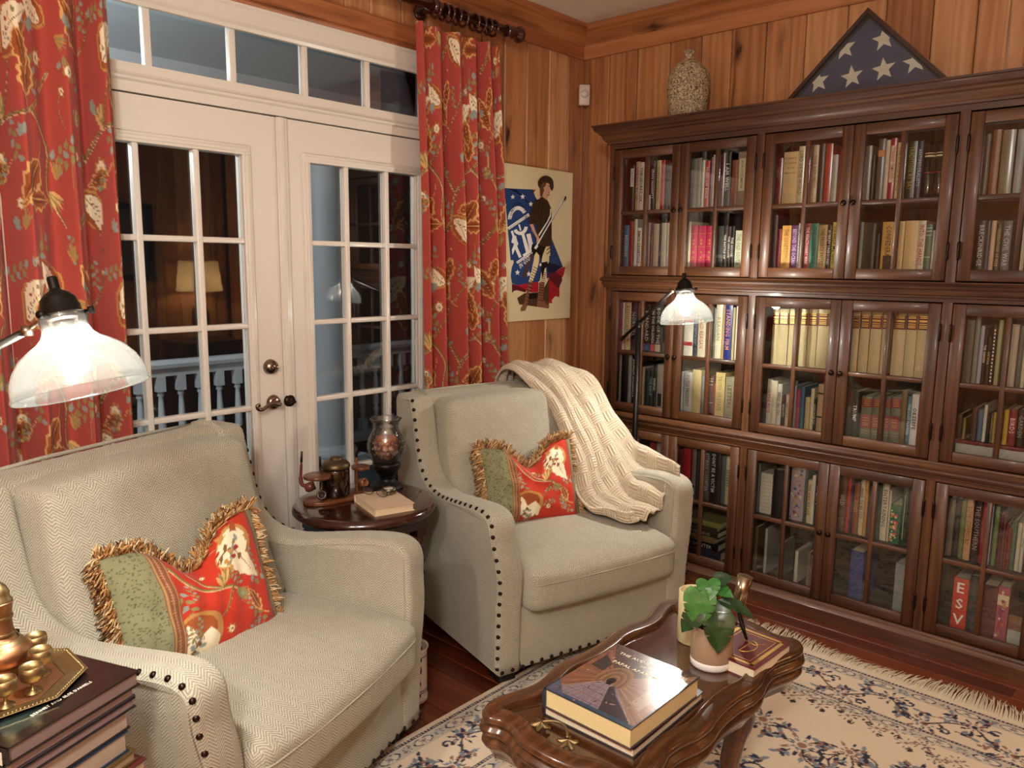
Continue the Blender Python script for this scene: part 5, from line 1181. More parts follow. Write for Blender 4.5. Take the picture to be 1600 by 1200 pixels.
# ================================================================= ROUND SIDE TABLE AND WHAT STANDS ON IT
TB = (.520, -1.935, 0); TZt = .640
sb = empty('side_table', TB, 0, 'round dark mahogany side table between the two armchairs', 'table')
obj('table_top', MB().lathe([(0,.640),(.240,.640),(.252,.637),(.258,.630),(.262,.622),(.262,.616),(.256,.608),(.246,.606),(.24,.604),(0,.604)], 64), MAHO, sb)
obj('apron', MB().box(-.165, .165, -.165, .165, .535, .604), MAHO, sb, bevel=.003)
leg = [(.016,0),(.020,.01),(.013,.03),(.017,.20),(.021,.24),(.013,.255),(.022,.27),(.022,.30),(.014,.315),(.019,.36),(.023,.43),(.023,.46),(.014,.475),(.022,.488),(.022,.50),(.018,.505)]
lm = mesh('leg', MB().lathe(leg, 18).box(-.022,.022,-.022,.022,.505,.60), MAHO)
for a in range(4): link('leg', lm, sb, (.150*math.cos(PI/4+a*PI/2)*1.3, .150*math.sin(PI/4+a*PI/2)*1.3, 0))
obj('lower_shelf', MB().box(-.15,.15,-.15,.15,.16,.175), MAHO, sb, bevel=.003)
def kidney(L, w, n=28, waist=.25):
    return [(L/2*math.cos(2*PI*k/n), (w/2)*math.sin(2*PI*k/n)*(1-waist*math.exp(-(math.cos(2*PI*k/n)/.45)**2))) for k in range(n)]
PIPEW = wood('pipe_walnut', '3c1c0c', '5c3018', '7c4826', 'X', 2, .35, .3, 0, .1)
pst = empty('pipe_stand', (.437, -1.990, TZt), math.radians(80), 'dark wooden pipe stand with a lidded amber jar on the round side table', 'pipe stand')
obj('base_plate', MB().prism(kidney(.275, .150), 0, .014), PIPEW, pst, bevel=.003)
def rp_(mb_): return obj('rack_plate', mb_, PIPEW, pst, bevel=.003)
rp_(MB().prism([(-.094+.050*math.cos(2*PI*k/20), .050*math.sin(2*PI*k/20)-.026) for k in range(20)], .100, .112))
rp_(MB().prism([(.090+.034*math.cos(2*PI*k/20), .040*math.sin(2*PI*k/20)) for k in range(20)], .100, .112))
for x in (-.064, .068): obj('post', MB().lathe([(.006,.014),(.004,.03),(.006,.05),(.004,.07),(.006,.10)], 10, (x, .012 if x < 0 else -.01, 0)), PIPEW, pst)
jr = empty('tobacco_jar', (.435, -2.000, TZt+.0145), 0, 'round amber glass jar with domed bronze lid in the pipe stand', 'jar')
obj('jar_glass', MB().lathe([(0,.001),(.046,.001),(.050,.006),(.050,.100),(.046,.106),(.044,.106),(.047,.098),(.047,.008),(0,.006)], 32), JARG, jr)
obj('lid', MB().lathe([(0,.107),(.052,.107),(.053,.112),(.050,.122),(.042,.130),(.026,.136),(.022,.137),(.022,.143),(.018,.146),(0,.147)], 32), plain('antique_bronze_lid', '5c4a34', .4, .8, .1), jr)
obj('contents', MB().lathe([(0,.0065),(.046,.0065),(.046,.050),(0,.054)], 20), SOIL, jr)
def pipe(loc, rz, tilt, label, col):
    t = empty('tobacco_pipe', loc, rz, label, 'pipe', 'pipes on the stand'); t.rotation_euler = (tilt, 0, rz); m = plain('briar_'+col, col, .3, 0, .2, .3)
    obj('bowl', MB().lathe([(0,-.018),(.012,-.017),(.018,-.008),(.0185,.008),(.0165,.020),(.0125,.021),(.0105,.018),(.0105,-.004),(0,-.006)], 20, (0,0,0), 0, True, Matrix.Rotation(math.radians(70), 4, 'X')), m, t)
    obj('stem', MB().tube([tuple(p) for p in crspline([(0,.010,.004),(.002,.026,.012),(.004,.030,.035),(.003,.028,.065),(.0,.026,.100),(0,.024,.132)], 4)], [.0075]*9+[.0055]*6+[.004]*6, 10), m, t)
    obj('mouthpiece', MB().tube([(0,.026,.098),(0,.024,.128),(0,.023,.138)], [.0048,.0040,.0035], 10), BLACKP, t)
pipe((.335, -2.050, TZt+.036), math.radians(150), 0, 'reddish briar pipe at the left end of the pipe stand', '6c3424')
pipe((.455, -2.078, TZt+.036), math.radians(60), 0, 'dark brown pipe with open bowl facing out at the front of the stand', '38221a')
pipe((.430, -1.880, TZt+.036), math.radians(100), 0, 'lighter brown pipe at the right end of the pipe stand', '7c482c')
# hurricane candle vase
hv = empty('hurricane_vase', (.445, -1.772, TZt), 0, 'glass hurricane vase on a black pedestal holding a candle', 'vase')
obj('pedestal', MB().lathe([(0,0),(.066,0),(.064,.008),(.046,.018),(.032,.030),(.027,.040),(.030,.044),(.030,.050),(.034,.056),(.048,.072),(.054,.088),(.054,.100),(.050,.102),(0,.092)], 36), BLACKM, hv)
gp = [(.040,.096),(.052,.104),(.064,.122),(.073,.150),(.074,.175),(.068,.200),(.056,.222),(.049,.238),(.049,.250),(.054,.264),(.062,.274),(.060,.276)]
obj('glass_bowl', MB().lathe(gp+[(.0595,.274),(.052,.264),(.047,.250),(.047,.238),(.054,.222),(.066,.199),(.072,.175),(.071,.150),(.062,.123),(.05,.106),(.038,.098)], 40), HURG, hv)
cn = empty('pillar_candle', (.445, -1.772, TZt+.103), 0, 'orange pillar candle inside the hurricane vase', 'candle')
obj('wax', MB().lathe([(0,0),(.036,0),(.037,.004),(.037,.094),(.034,.098),(.026,.094),(0,.092)], 28), plain('orange_wax', 'a85c2c', .5, 0, .08, sss=0), cn)
obj('wick', MB().tube([(0,0,.090),(.001,0,.104)], .0012, 6), BLACKP, cn)
nm = [mesh('nut', MB().lathe([(0,-.0115),(.006,-.010),(.0105,-.005),(.0118,0),(.0105,.006),(.006,.0105),(0,.012)], 12), plain('nut_'+c, c, .35, 0, .2, .3)) for c in ('84503f', 'a06c54', 'bc9078', '7c4034')]
k = 0
for ring_, (rr_, zz_, nn_) in enumerate([(.0500,.130,13), (.0585,.147,16), (.0605,.167,17), (.0580,.187,15)]):
    for a in range(nn_):
        an = 2*PI*(a+.5*ring_)/nn_; o = link('nut', nm[random.randrange(4)]); o.location = (.445+rr_*math.cos(an), -1.772+rr_*math.sin(an), TZt+zz_); o.rotation_euler = (random.uniform(0,3), random.uniform(0,3), 0)
        tag(o, 'small reddish-brown decorative nut packed round the candle', 'nut', 'nuts in the hurricane vase')
def big_book(name, loc, rz, w, d, h, ccol, pcol, label, cat='book', group=None, ct=.003, covermat=None, spine='x0'):
    """lying book; spine on the low-x side"""
    t = empty(name, loc, rz, label, cat, group)
    cm = covermat or plain('cover_'+name+ccol, ccol, .3, 0, .12, .3, 20)
    obj('cover', MB().box(.0, w, 0, d, 0, ct).box(.0, w, 0, d, h-ct, h).prism([(0, 0), (.004, 0), (.004, h), (0, h), (-.004, h*.8), (-.006, h*.5), (-.004, h*.2)], 0, d, axis='y'), cm, t)
    obj('pages', MB().box(.004, w-.004, .004, d-.004, ct, h-ct), plain('pages_'+pcol, pcol, .8, 0, .1, 0, 300), t)
    return t
rb = big_book('book', (.510, -1.975, TZt), math.radians(-16), .200, .150, .028, 'cdb498', 'd0bc98', 'cream hardback book lying on the round side table', ct=.0025)
gs = empty('eyeglasses', (.580, -1.935, TZt+.0290), math.radians(15), 'thin dark framed eyeglasses resting on the cream book', 'glasses')
def loop(cx, cy, a, b, z=.014): return [(cx+a*math.cos(2*PI*k/20), cy, z+b*math.sin(2*PI*k/20)) for k in range(21)]
ring2 = MB(); 
for sx in (-.032, .032): ring2.tube([(cx_, 0, .0165+cz_*1.0) for cx_, cz_ in [(sx+.024*math.cos(2*PI*k/20), .015*math.sin(2*PI*k/20)) for k in range(21)]], .0011, 6)
ring2.tube([(-.008,0,.020),(0,-.003,.024),(.008,0,.020)], .0011, 6); obj('rims', ring2, BLACKM, gs)
for sx in (-1, 1): obj('temple', MB().tube([(sx*.056,0,.020),(sx*.057,.05,.014),(sx*.050,.105,.003),(sx*.045,.125,.0018)], .0014, 6), BLACKM, gs)
for sx in (-.032, .032): obj('lens', MB().prism([(sx+.023*math.cos(2*PI*k/16), .0165+.014*math.sin(2*PI*k/16)) for k in range(16)], -.0004, .0004, 0, 'y'), GLASS, gs)
cp = empty('round_tin', (.592, -1.880, TZt+.0285), 0, 'small round pewter tin with glass top on the cream book', 'tin')
obj('tin_body', MB().lathe([(0,0),(.024,0),(.026,.003),(.026,.018),(.024,.022),(.020,.022),(.019,.019),(0,.019)], 28), plain('pewter', '7c7464', .35, .9, .1), cp)
obj('dial', MB().lathe([(0,.0200),(.018,.0200),(.018,.0195),(0,.0195)], 24), plain('dial_white', 'c8c0ac', .4), cp)

# ================================================================= COFFEE TABLE
CT = (1.801, -1.972, 0); CZ = .455
q = [(.205,0),(.208,.06),(.216,.11),(.214,.16),(.202,.21),(.198,.26),(.210,.31),(.222,.355),(.224,.395),(.208,.430),(.180,.442),(.150,.432),(.115,.435),(.080,.450),(.040,.458)]
out = q+[(0,.460)]+[(-x, y) for x, y in q[::-1]][:-0 or None]
half = [(x, y) for x, y in q]+[(0,.460)]+[(-x, y) for x, y in q[::-1]]
full = half[:-1]+[(x*-1, -y) for x, y in half[:-1]]
OUT = np.array(crspline(full, 6, True))
dT = np.roll(OUT, -1, 0)-np.roll(OUT, 1, 0); dT /= np.linalg.norm(dT, axis=1)[:, None]; NRM = np.stack([dT[:, 1], -dT[:, 0]], 1)
def loft(levels, closed=True, mb=None, cap=False):
    mb = mb or MB(); N = len(OUT); b = len(mb.v)
    vs = [(*(OUT[i]+NRM[i]*o), z) for o, z in levels for i in range(N)]
    fs = [(k*N+i, k*N+(i+1) % N, (k+1)*N+(i+1) % N, (k+1)*N+i) for k in range(len(levels)-1) for i in range(N)]
    mb.add(vs, [f[::-1] for f in fs], 0, True)
    if cap: mb.f.append([b+(len(levels)-1)*N+i for i in range(N)]); mb.m.append(0); mb.sm.append(False)
    return mb
ct = empty('coffee_table', CT, 0, 'carved walnut coffee table with scalloped edge on the patterned rug', 'table')
rimz = [(-.046, .440),(-.046,.4555),(-.043,.4605),(-.038,.4620),(-.034,.4590),(-.030,.4585),(-.010,.4605),(-.002,.458),(.003,.450),(.002,.442),(-.006,.436),(-.004,.430),(.006,.426),(.009,.418),(.004,.410),(-.006,.406),(-.006,.400),(.002,.394),(.004,.386),(-.002,.376),(-.012,.366),(-.020,.352),(-.026,.338),(-.040,.330),(-.060,.335)]
obj('rim', loft(rimz), WALN, ct)
tp = MB(); N = len(OUT); tp.add([(*(OUT[i]-NRM[i]*.032), .4455) for i in range(N)], [list(range(N))[::-1]]); tp.add([(*(OUT[i]-NRM[i]*.032), .436) for i in range(N)], [list(range(N))])
obj('inset_top', tp, WALNT, ct); CZ = .4457
bn = bpy.data.objects['inset_top'].data.polygons[0].normal
if bn.z < 0:
    bm = bmesh.new(); bm.from_mesh(bpy.data.objects['inset_top'].data); bmesh.ops.reverse_faces(bm, faces=bm.faces); bm.to_mesh(bpy.data.objects['inset_top'].data); bm.free()
for sx in (-1, 1):
    for sy in (-1, 1):
        P = crspline([(sx*.12, sy*.20, .38), (sx*.135, sy*.225, .30), (sx*.125, sy*.215, .22), (sx*.115, sy*.21, .12), (sx*.135, sy*.24, .05), (sx*.185, sy*.30, .022)], 5)
        obj('leg', MB().tube([tuple(p) for p in P], [.048-.026*math.sin(PI*min(i/20, 1)*.5) for i in range(len(P)-3)]+[.024, .028, .016], 12), WALN, ct)
for k, s_ in enumerate((-1, 1)):
    for i in range(9):
        pass
hd_ = empty
hm = MB(); hx0, hy0 = -.02, -.382
pl = [(-.042, -.002), (-.02, .010), (.005, .012), (.025, .002), (.038, -.012)]
hm.tube([tuple((hx0+a, hy0+b, .470+.008*math.sin(PI*i/20))) for i, (a, b) in enumerate([tuple(p[:2]) for p in crspline(pl, 5)])], .0032, 8)
hn = obj('leaf_handle', hm, BRASS, ct)
for (a, b, r_) in ((-.045, -.004, 2.6), (.042, -.016, -.4)):
    lf = MB(); P = [(math.cos(2*PI*k/30+r_)*(.019+.008*math.cos(5*2*PI*k/30)), math.sin(2*PI*k/30+r_)*(.019+.008*math.cos(5*2*PI*k/30))) for k in range(30)]
    lf.add([(0, 0, .010)]+[(x, y, .003+.002*math.sin(3*i)) for i, (x, y) in enumerate(P)]+[(x, y, 0) for x, y in P], [(0, i+1, (i+1) % 30+1) for i in range(30)]+[(i+1, 31+i, 31+(i+1) % 30, (i+1) % 30+1) for i in range(30)]); o = obj('leaf', lf, BRASS, hn, (hx0+a, hy0+b, .4605))
# papal apartment book (cover is a flat print)
def printed_cover(w, d, z, res, fn, parent, name='cover_print'):
    u = np.linspace(0, w, res); v = np.linspace(0, d, int(res*d/w)); U, V = np.meshgrid(u, v); pt = Paint(U, V, '6c5850'); fn(pt, w, d)
    P = np.stack([U, V, np.full_like(U, z)], -1); return link(name, fastgrid(name, P, PRINT, pt.c, smooth=False), parent)
def papal(p, w, d):
    rr = random.Random(4)
    p.rect(0, w, 0, d, '6a5650'); cx, cy = .40*w, .46*d
    p.poly([(0,0),(w,0),(cx+.06*w,cy-.05*d),(cx-.06*w,cy-.05*d)], '7a6c74'); p.poly([(0,0),(0,d),(cx-.10*w,cy+.13*d),(cx-.10*w,cy-.08*d)], '7c5440'); p.poly([(w,0),(w,d),(cx+.13*w,cy+.13*d),(cx+.13*w,cy-.08*d)], '8c6c58'); p.poly([(0,d),(w,d),(cx+.13*w,cy+.13*d),(cx-.10*w,cy+.13*d)], '56403a')
    for i in range(14):
        t = i/13; p.stroke([(t*w, 0), (cx+(t-.5)*.12*w, cy-.05*d)], .0016, .0006, '9c8c8c', 1); p.stroke([(0, t*d), (cx-.10*w, cy+(t-.4)*.22*d)], .0018, .0008, ['9c7454', '4c3028'][i % 2], 1); p.stroke([(w, t*d), (cx+.13*w, cy+(t-.4)*.22*d)], .0018, .0008, ['b89c84', '5c4438'][i % 2], 1)
    for t in (.15, .35, .55, .72): p.stroke([(t*cx, t*(cy-.05*d)), (w-(w-cx)*t, t*(cy-.05*d))], .0018, .0018, '4c4450', 1)
    for k in range(9, 0, -1):
        rx, ry = .019*k*w, .024*k*d; p.poly([(cx+rx*math.cos(a*PI/10), cy+.02*d+ry*math.sin(a*PI/10)) for a in range(11)]+[(cx-rx, cy-.06*d), (cx+rx, cy-.06*d)], ['8c6a48', '6a4a34', '7c5c44'][k % 3])
    p.disc(cx, cy-.01*d, .045*w, '2c1c1c', .05*d); p.rect(cx-.02*w, cx+.03*w, cy-.08*d, cy-.01*d, '1c1418')
    p.poly([(.06*w,.55*d),(.22*w,.53*d),(.22*w,.68*d),(.06*w,.78*d)], '3c3430'); p.poly([(.76*w,.30*d),(.90*w,.22*d),(.92*w,.62*d),(.78*w,.60*d)], 'a89480')
    p.poly([(.48*w,.40*d),(.60*w,.28*d),(.95*w,.04*d),(.62*w,.0),(.45*w,.36*d)], '3c3034'); p.rect(0, w, 0, .035*d, '34485c'); p.poly([(0,0),(.22*w,0),(.04*w,.16*d),(0,.2*d)], '4c5064')
    for k in range(60): p.leaf(rr.uniform(0, w), rr.uniform(0, d), rr.uniform(0, 6), rr.uniform(.004, .016), rr.uniform(.002, .005), rr.choice(['8c6c54', '4c342c', '9c8478', '5c4c50']))
bb2 = big_book('book', (1.697, -2.303, CZ), math.radians(1), .252, .318, .024, '1c1c24', 'd8ccb0', 'lower coffee-table book with blue and red cover, under the palace book', ct=.003)
def lower(p, w, d):
    p.rect(0, w, 0, d, '24487c'); p.rect(0, w, 0, .10*d, '9c1c2c'); p.poly([(.6*w,.05*d),(w,.05*d),(w,.2*d),(.6*w,.22*d)], 'a8202c'); p.rect(.7*w, w, .18*d, .36*d, '2c4430'); p.rect(.8*w, w, .34*d, .5*d, 'c8b8a4'); p.rect(.85*w, w, .42*d, .62*d, '2c2c34')
printed_cover(.246, .312, .0243, 60, lower, bb2).location = (.003, .003, 0)
bb1 = big_book('book', (1.703, -2.309, CZ+.0250), 0, .244, .298, .050, '2c3844', 'd6c490', 'thick glossy coffee-table book showing a vaulted palace hall', ct=.003)
printed_cover(.240, .294, .0503, 150, papal, bb1).location = (.002, .002, 0)
lt = MB()
for s_, y_, hgt in (('THE AUDIENCE ROOMS', .262, .0125), ('OF THE', .240, .0095), ('PAPAL APARTMENTS', .216, .0125)): letter(lt, s_, (.132, y_, .0506), (1,0,0), (0,1,0), hgt, .205)
l = obj('title_lettering', lt, INK, bb1); l.color = lin('f0e4c8')
obj('red_band', MB().box(.0, .2445, -.0003, .298, .0003, .0022), BAND['mar'], bb1)
# red leather book with gilt border
rbk = big_book('book', (1.835, -1.812, CZ), math.radians(-3), .165, .205, .038, '5c1420', 'd8ccb0', 'dark red leather book with gilt border behind the potted plant', ct=.0035)
gb = MB(); z0_, z1_ = .0380, .0383
for a, b, c_, d_ in ((.012,.022,.012,.193),(.143,.153,.012,.193),(.012,.153,.012,.020),(.012,.153,.185,.193)): gb.box(a, b, c_, d_, z0_, z1_)
for a, b, c_, d_ in ((.030,.032,.03,.175),(.133,.135,.03,.175),(.03,.135,.030,.032),(.03,.135,.173,.175)): gb.box(a, b, c_, d_, z0_, z1_)
gb.tube([(.085,.06,z1_),(.085,.14,z1_)], .0015, 5); gb.tube([(.085+.028*math.sin(t), .10+.038*math.cos(t), z1_) for t in [PI*k/12 for k in range(13)]], .0015, 5); gb.tube([(.06,.13,z1_),(.10,.12,z1_),(.12,.145,z1_)], .0012, 5)
obj('gilt_tooling', gb, GOLD, rbk)
cc = obj('cylinder_vase', MB().lathe([(0,0),(.038,0),(.042,.003),(.0425,.10),(.0425,.150),(.040,.152),(.038,.149),(.0375,.02),(0,.015)], 40), CREAMC); cc.location = (1.765, -1.722, CZ); tag(cc, 'smooth cream ceramic cylinder behind the potted plant on the coffee table', 'vase')
pot = empty('potted_plant', (1.869, -1.798-.02, CZ), 0, 'split-leaf plant in a tan and white stoneware pot on the coffee table', 'plant')
pot.location.y = -1.806
obj('pot', MB().lathe([(.0546,.022),(.0552,.024),(.0552,.112),(.0535,.115),(.050,.114),(.0490,.09),(0,.088)], 40), TERRA, pot)
obj('pot_base', MB().lathe([(0,0),(.050,0),(.0545,.004),(.0552,.010),(.0548,.0220),(.0520,.0224),(0,.0224)], 40), CERW, pot)
obj('soil', MB().lathe([(0,.0935),(.049,.0925),(.049,.091),(0,.0905)], 24), SOIL, pot)
def leaf_mesh(L, Wd, col, seed):
    rr = random.Random(seed); mb = MB(); n = 30; pts = []
    def outline(t):   # heart shape, t 0..1 from base to tip on one side
        return Wd*math.sin(PI*min(1, t*1.02)**.62)*(1-t*.15)
    cuts = [(.34, .30), (.50, .34), (.66, .30)]; r2 = []
    prof = [(0, 0), (-.10, .16), (-.13, .30), (-.06, .44), (.08, .52), (.20, .53), (.31, .52), (.34, .36), (.365, .51), (.45, .48), (.53, .45), (.565, .27), (.595, .41), (.68, .35), (.77, .26), (.88, .13), (1, 0)]
    for sgn in (-1, 1):
        rowv = []
        for (y, x) in prof:
            rowv.append((x, y))
        for i in range(len(rowv)-1):
            (x0, y0), (x1, y1) = rowv[i], rowv[i+1]
            m0, m1 = max(y0, 0)*.96+.01, max(y1, 0)*.96+.01
            vs = []
            for xx, yy, mm in ((0, m0, 0), (x0*.5, (y0+m0)/2, 0), (x0, y0, 0), (0, m1, 0), (x1*.5, (y1+m1)/2, 0), (x1, y1, 0)):
                zz = .16*xx*Wd*2-.42*(xx**2)*Wd-.30*yy*yy*L; vs.append((sgn*xx*Wd*2, yy*L, zz+.003*(xx > 0)))
            fs = [(0, 1, 4, 3), (1, 2, 5, 4)]
            mb.add(vs, [f if sgn > 0 else f[::-1] for f in fs], 0, True)
    return mb
def leafmat(name, c1, c2, rough):
    t = NT(name); v = t.coords(); w = t.noise(v, 30, 3); c = t.ramp(w, [(.3, c1), (.75, c2)]); return t.pbr(c, rough, 0, t.bump(w, .001, .3), .2)
LG = leafmat('leaf_bright_green', '245c24', '4c8c3c', .35); LD = leafmat('leaf_dark_green', '122c16', '2c5028', .28)
px, py, pz = 1.869, -1.806, CZ
def add_leaf(base, tip, nrm, Wd, mat_, seed):
    b = Vector(base)-Vector((px, py, pz)); t = Vector(tip)-Vector((px, py, pz)); y = (t-b); L = y.length; y.normalize(); n = Vector(nrm); n = (n-y*n.dot(y)).normalized(); x = y.cross(n)
    o = obj('leaf', leaf_mesh(L, Wd, None, seed), mat_, pot, weld=True); o.matrix_local = Matrix.Translation(b) @ Matrix((x, y, n)).transposed().to_4x4()
    s0 = Vector((random.uniform(-.012, .012), random.uniform(-.012, .012), .088)); mid = (s0+b)/2+Vector((0, 0, .02))
    obj('stem', MB().tube([tuple(p) for p in crspline([s0, mid, b], 5)], .0022, 6), LD, pot)
VW = Vector((2.79-1.87, -3.63+1.83, 1.5-.62)).normalized()
add_leaf((1.862,-1.872,.670), (1.880,-1.905,.585), (.5,-.75,.55), .040, LG, 1)
add_leaf((1.902,-1.845,.612), (1.935,-1.885,.528), (.55,-.6,.55), .040, LD, 2)
add_leaf((1.868,-1.845,.692), (1.896,-1.880,.665), (.2,-.4,.9), .030, LG, 3)
add_leaf((1.900,-1.815,.640), (1.985,-1.795,.622), (.2,-.3,.95), .022, LD, 4)
add_leaf((1.862,-1.880,.622), (1.838,-1.920,.565), (.3,-.9,.3), .026, LD, 5)
add_leaf((1.890,-1.830,.640), (1.912,-1.880,.575), (.5,-.7,.5), .034, LD, 6)
add_leaf((1.880,-1.820,.690), (1.915,-1.800,.705), (.1,-.7,.7), .020, LD, 7)
add_leaf((1.885,-1.815,.665), (1.930,-1.830,.668), (0,-.6,.8), .018, LG, 8)
add_leaf((1.855,-1.830,.650), (1.815,-1.850,.655), (-.2,-.5,.8), .022, LD, 9)
sn = empty('candle_snuffer', (1.915, -1.690, CZ+.0385), 0, 'brushed metal tapered cylinder on a dark stem, propped behind the plant', 'snuffer')
a_, b_, c2_ = Vector((0,0,.003)), Vector((-.046,.028,.066)), Vector((-.036,.046,.165))
obj('dark_stem', MB().tube([tuple(a_), tuple(a_.lerp(b_, .5)), tuple(b_+Vector((0,0,.012)))], [.0035,.0065,.0055], 10), BLACKM, sn)
obj('metal_barrel', MB().tube([tuple(b_.lerp(c2_, t)) for t in (0, .5, 1)], [.0150,.0185,.0215], 20), plain('brushed_steel', 'a09078', .25, 1, .1), sn)
# white canister on the floor
mg = obj('canister', MB().lathe([(0,0),(.045,0),(.052,.006),(.053,.02),(.050,.03),(.050,.185),(.056,.200),(.0545,.202),(.048,.190),(.047,.02),(0,.012)], 36), CERW); mg.location = (.842, -1.985, 0); tag(mg, 'slim white patterned canister on the floor between the armchairs', 'canister')
obj('brown_motif', MB().prism([(.012*math.cos(PI*k/5), .13+.018*math.sin(PI*k/5)) for k in range(10)], -.0508, -.0500, 0, 'y'), plain('rust_glaze', '8c5424', .4), mg, None, (0, 0, math.radians(75)))
for z_ in (.04, .048, .17): obj('painted_ring', MB().lathe([(.0504,z_),(.0506,z_+.003)], 36), BLACKP, mg)

# ================================================================= LAMPS
def lamp_head(t, neck, rim, flip=1):
    """neck and rim centres in lamp space"""
    neck = Vector(neck); ax = (neck-Vector(rim)).normalized(); Rm = ax.to_track_quat('Z', 'Y').to_matrix().to_4x4(); T = Matrix.Translation(neck) @ Rm
    sp = [(.0345,.004),(.0355,.002),(.036,-.004),(.034,-.010),(.0345,-.020),(.039,-.032),(.050,-.043),(.066,-.053),(.082,-.066),(.094,-.083),(.101,-.100),(.1035,-.115),(.104,-.122),(.1065,-.127),(.1055,-.130)]
    o = obj('glass_shade', MB().lathe(sp, 56), SHADEG, t); o.matrix_local = T; sd = o.modifiers.new('t', 'SOLIDIFY'); sd.thickness = .002
    c = obj('socket_cap', MB().lathe([(0,-.006),(.0325,-.006),(.0345,-.002),(.0345,.006),(.032,.008),(.032,.020),(.030,.022),(.030,.026),(.0285,.028),(.0285,.032),(.020,.042),(.010,.048),(.0085,.052),(.0085,.070),(.0075,.072),(0,.072)], 32), BLACKM, t); c.matrix_local = T
    for a in (0, 2.1, 4.2):
        s = obj('thumb_screw', MB().lathe([(0,.016),(.0065,.016),(.0065,.006),(.003,.005),(.003,-.004),(0,-.004)], 12, (0,0,0), 0, True, Matrix.Rotation(PI/2, 4, 'Y')), BLACKM, t); s.matrix_local = T @ Matrix.Rotation(a+.3, 4, 'Z') @ Matrix.Translation((.035, 0, .004))
    so = obj('socket', MB().lathe([(0,-.004),(.017,-.004),(.017,-.028),(.015,-.030),(0,-.030)], 20), BLACKM, t); so.matrix_local = T
    b = obj('bulb', MB().lathe([(0,-.030),(.012,-.031),(.014,-.040),(.020,-.055),(.0245,-.070),(.0245,-.082),(.019,-.095),(.010,-.102),(0,-.104)], 20), BULB, t); b.matrix_local = T
    return T
def reading_lamp(base, joint, armend, neck, rim, tailk, label):
    t = empty('floor_lamp', (base[0], base[1], 0), 0, label, 'lamp', 'pair of black pharmacy floor lamps'); B = Vector((base[0], base[1], 0)); L = lambda p: tuple(Vector(p)-B)
    obj('base_disc', MB().lathe([(0,0),(.118,0),(.12,.004),(.12,.012),(.112,.018),(.03,.022),(.016,.03),(.012,.05),(0,.05)], 40), BLACKM, t)
    obj('pole', MB().tube([(0,0,.03), (0,0,joint[2]-.03)], .0135, 14), BLACKM, t)
    obj('joint', MB().lathe([(0,-.02),(.013,-.02),(.013,-.004),(.010,0),(.013,.004),(.013,.018),(.008,.024),(0,.025)], 16, (0,0,joint[2]-.012)).tube([(-.016,.010,joint[2]), (.016,-.010,joint[2])], .010, 12), BLACKM, t)
    j = Vector(joint); e = Vector(armend); tail = j+(j-e)*tailk
    obj('arm', MB().tube([L(tail), L(tail.lerp(j, .10)), L(tail.lerp(j, .25)), L(j), L(e)], [.0105,.0105,.0075,.0075,.0070], 12), BLACKM, t)
    T = lamp_head(t, L(neck), L(rim))
    nk = Vector(L(neck)); el = Vector(L(e)); up = (Vector(neck)-Vector(rim)).normalized()
    obj('yoke', MB().tube([tuple(p) for p in crspline([el, el.lerp(nk, .5)+up*.01, nk+up*.004+(el-nk).normalized()*.036], 4)], .0040, 8).lathe([(0,-.008),(.010,-.008),(.010,.008),(0,.008)], 14, tuple(el)), NICKEL, t)
    return t
reading_lamp((.763,-.520), (.763,-.520,1.243), (1.075,-.755,1.405), (1.145,-.772,1.408), (1.164,-.782,1.285), .62, 'black pharmacy floor lamp with clear glass shade standing by the bookcase')
reading_lamp((1.035,-3.42), (1.035,-3.42,1.215), (1.288,-3.207,1.385), (1.330,-3.163,1.408), (1.367,-3.153,1.288), .5, 'nearest floor lamp with large glowing glass shade at the left edge')
# table lamp and small cabinet at the right-hand wall (seen mirrored in the door glass)
nc_ = empty('side_cabinet', (3.78,-.42,0), 0, 'small dark wooden cabinet at the right-hand wall under a shaded lamp', 'cabinet')
obj('cabinet_body', MB().box(-.22,.22,-.25,.25,.06,.80).box(-.24,.24,-.27,.27,.80,.83), OAKZ, nc_, bevel=.003); obj('cabinet_base', MB().box(-.2,.2,-.23,.23,0,.06), OAKX, nc_)
for s_ in (-1, 1): obj('cabinet_leaf', MB().box(-.236,-.22,.005 if s_ > 0 else -.24, .24 if s_ > 0 else -.005,.10,.77), OAKZ, nc_, bevel=.004)
tl = empty('table_lamp', (3.78,-.42,.831), 0, 'table lamp with a pale drum shade on the cabinet at the right-hand wall', 'lamp')
obj('lamp_base', MB().lathe([(0,0),(.08,0),(.08,.015),(.03,.03),(.045,.08),(.075,.16),(.07,.24),(.03,.32),(.012,.34),(.012,.42),(0,.42)], 32), BRASS, tl)
def shadem():
    t = NT('linen_shade'); d = t.n('ShaderNodeBsdfDiffuse', {0: lin('c8b89c')}); s = t.n('ShaderNodeBsdfTranslucent', {0: lin('d8c4a0')}); m_ = t.n('ShaderNodeMixShader', {0: .35, 1: d, 2: s}); t.t.links.new(m_.outputs[0], t.out.inputs[0]); return t.mat
obj('drum_shade', MB().lathe([(.19,.42),(.16,.68)], 40), shadem(), tl)
obj('bulb', MB().lathe([(0,.46),(.02,.47),(.03,.50),(.025,.53),(0,.545)], 16), emis('soft_bulb', 'ffd8a0', 160), tl)
pf_ = empty('picture_frame', (XR-.002,-.95,1.66), 0, 'dark framed picture on the panelled right-hand wall', 'picture')
obj('frame', MB().box(-.045,-.005,-.26,.26,-.32,-.27).box(-.045,-.005,-.26,.26,.27,.32).box(-.045,-.005,-.26,-.21,-.27,.27).box(-.045,-.005,.21,.26,-.27,.27), BLACKM, pf_, bevel=.004)
obj('picture_mat', MB().box(-.018,-.008,-.21,.21,-.27,.27), plain('grey_print', '5c5850', .6), pf_)

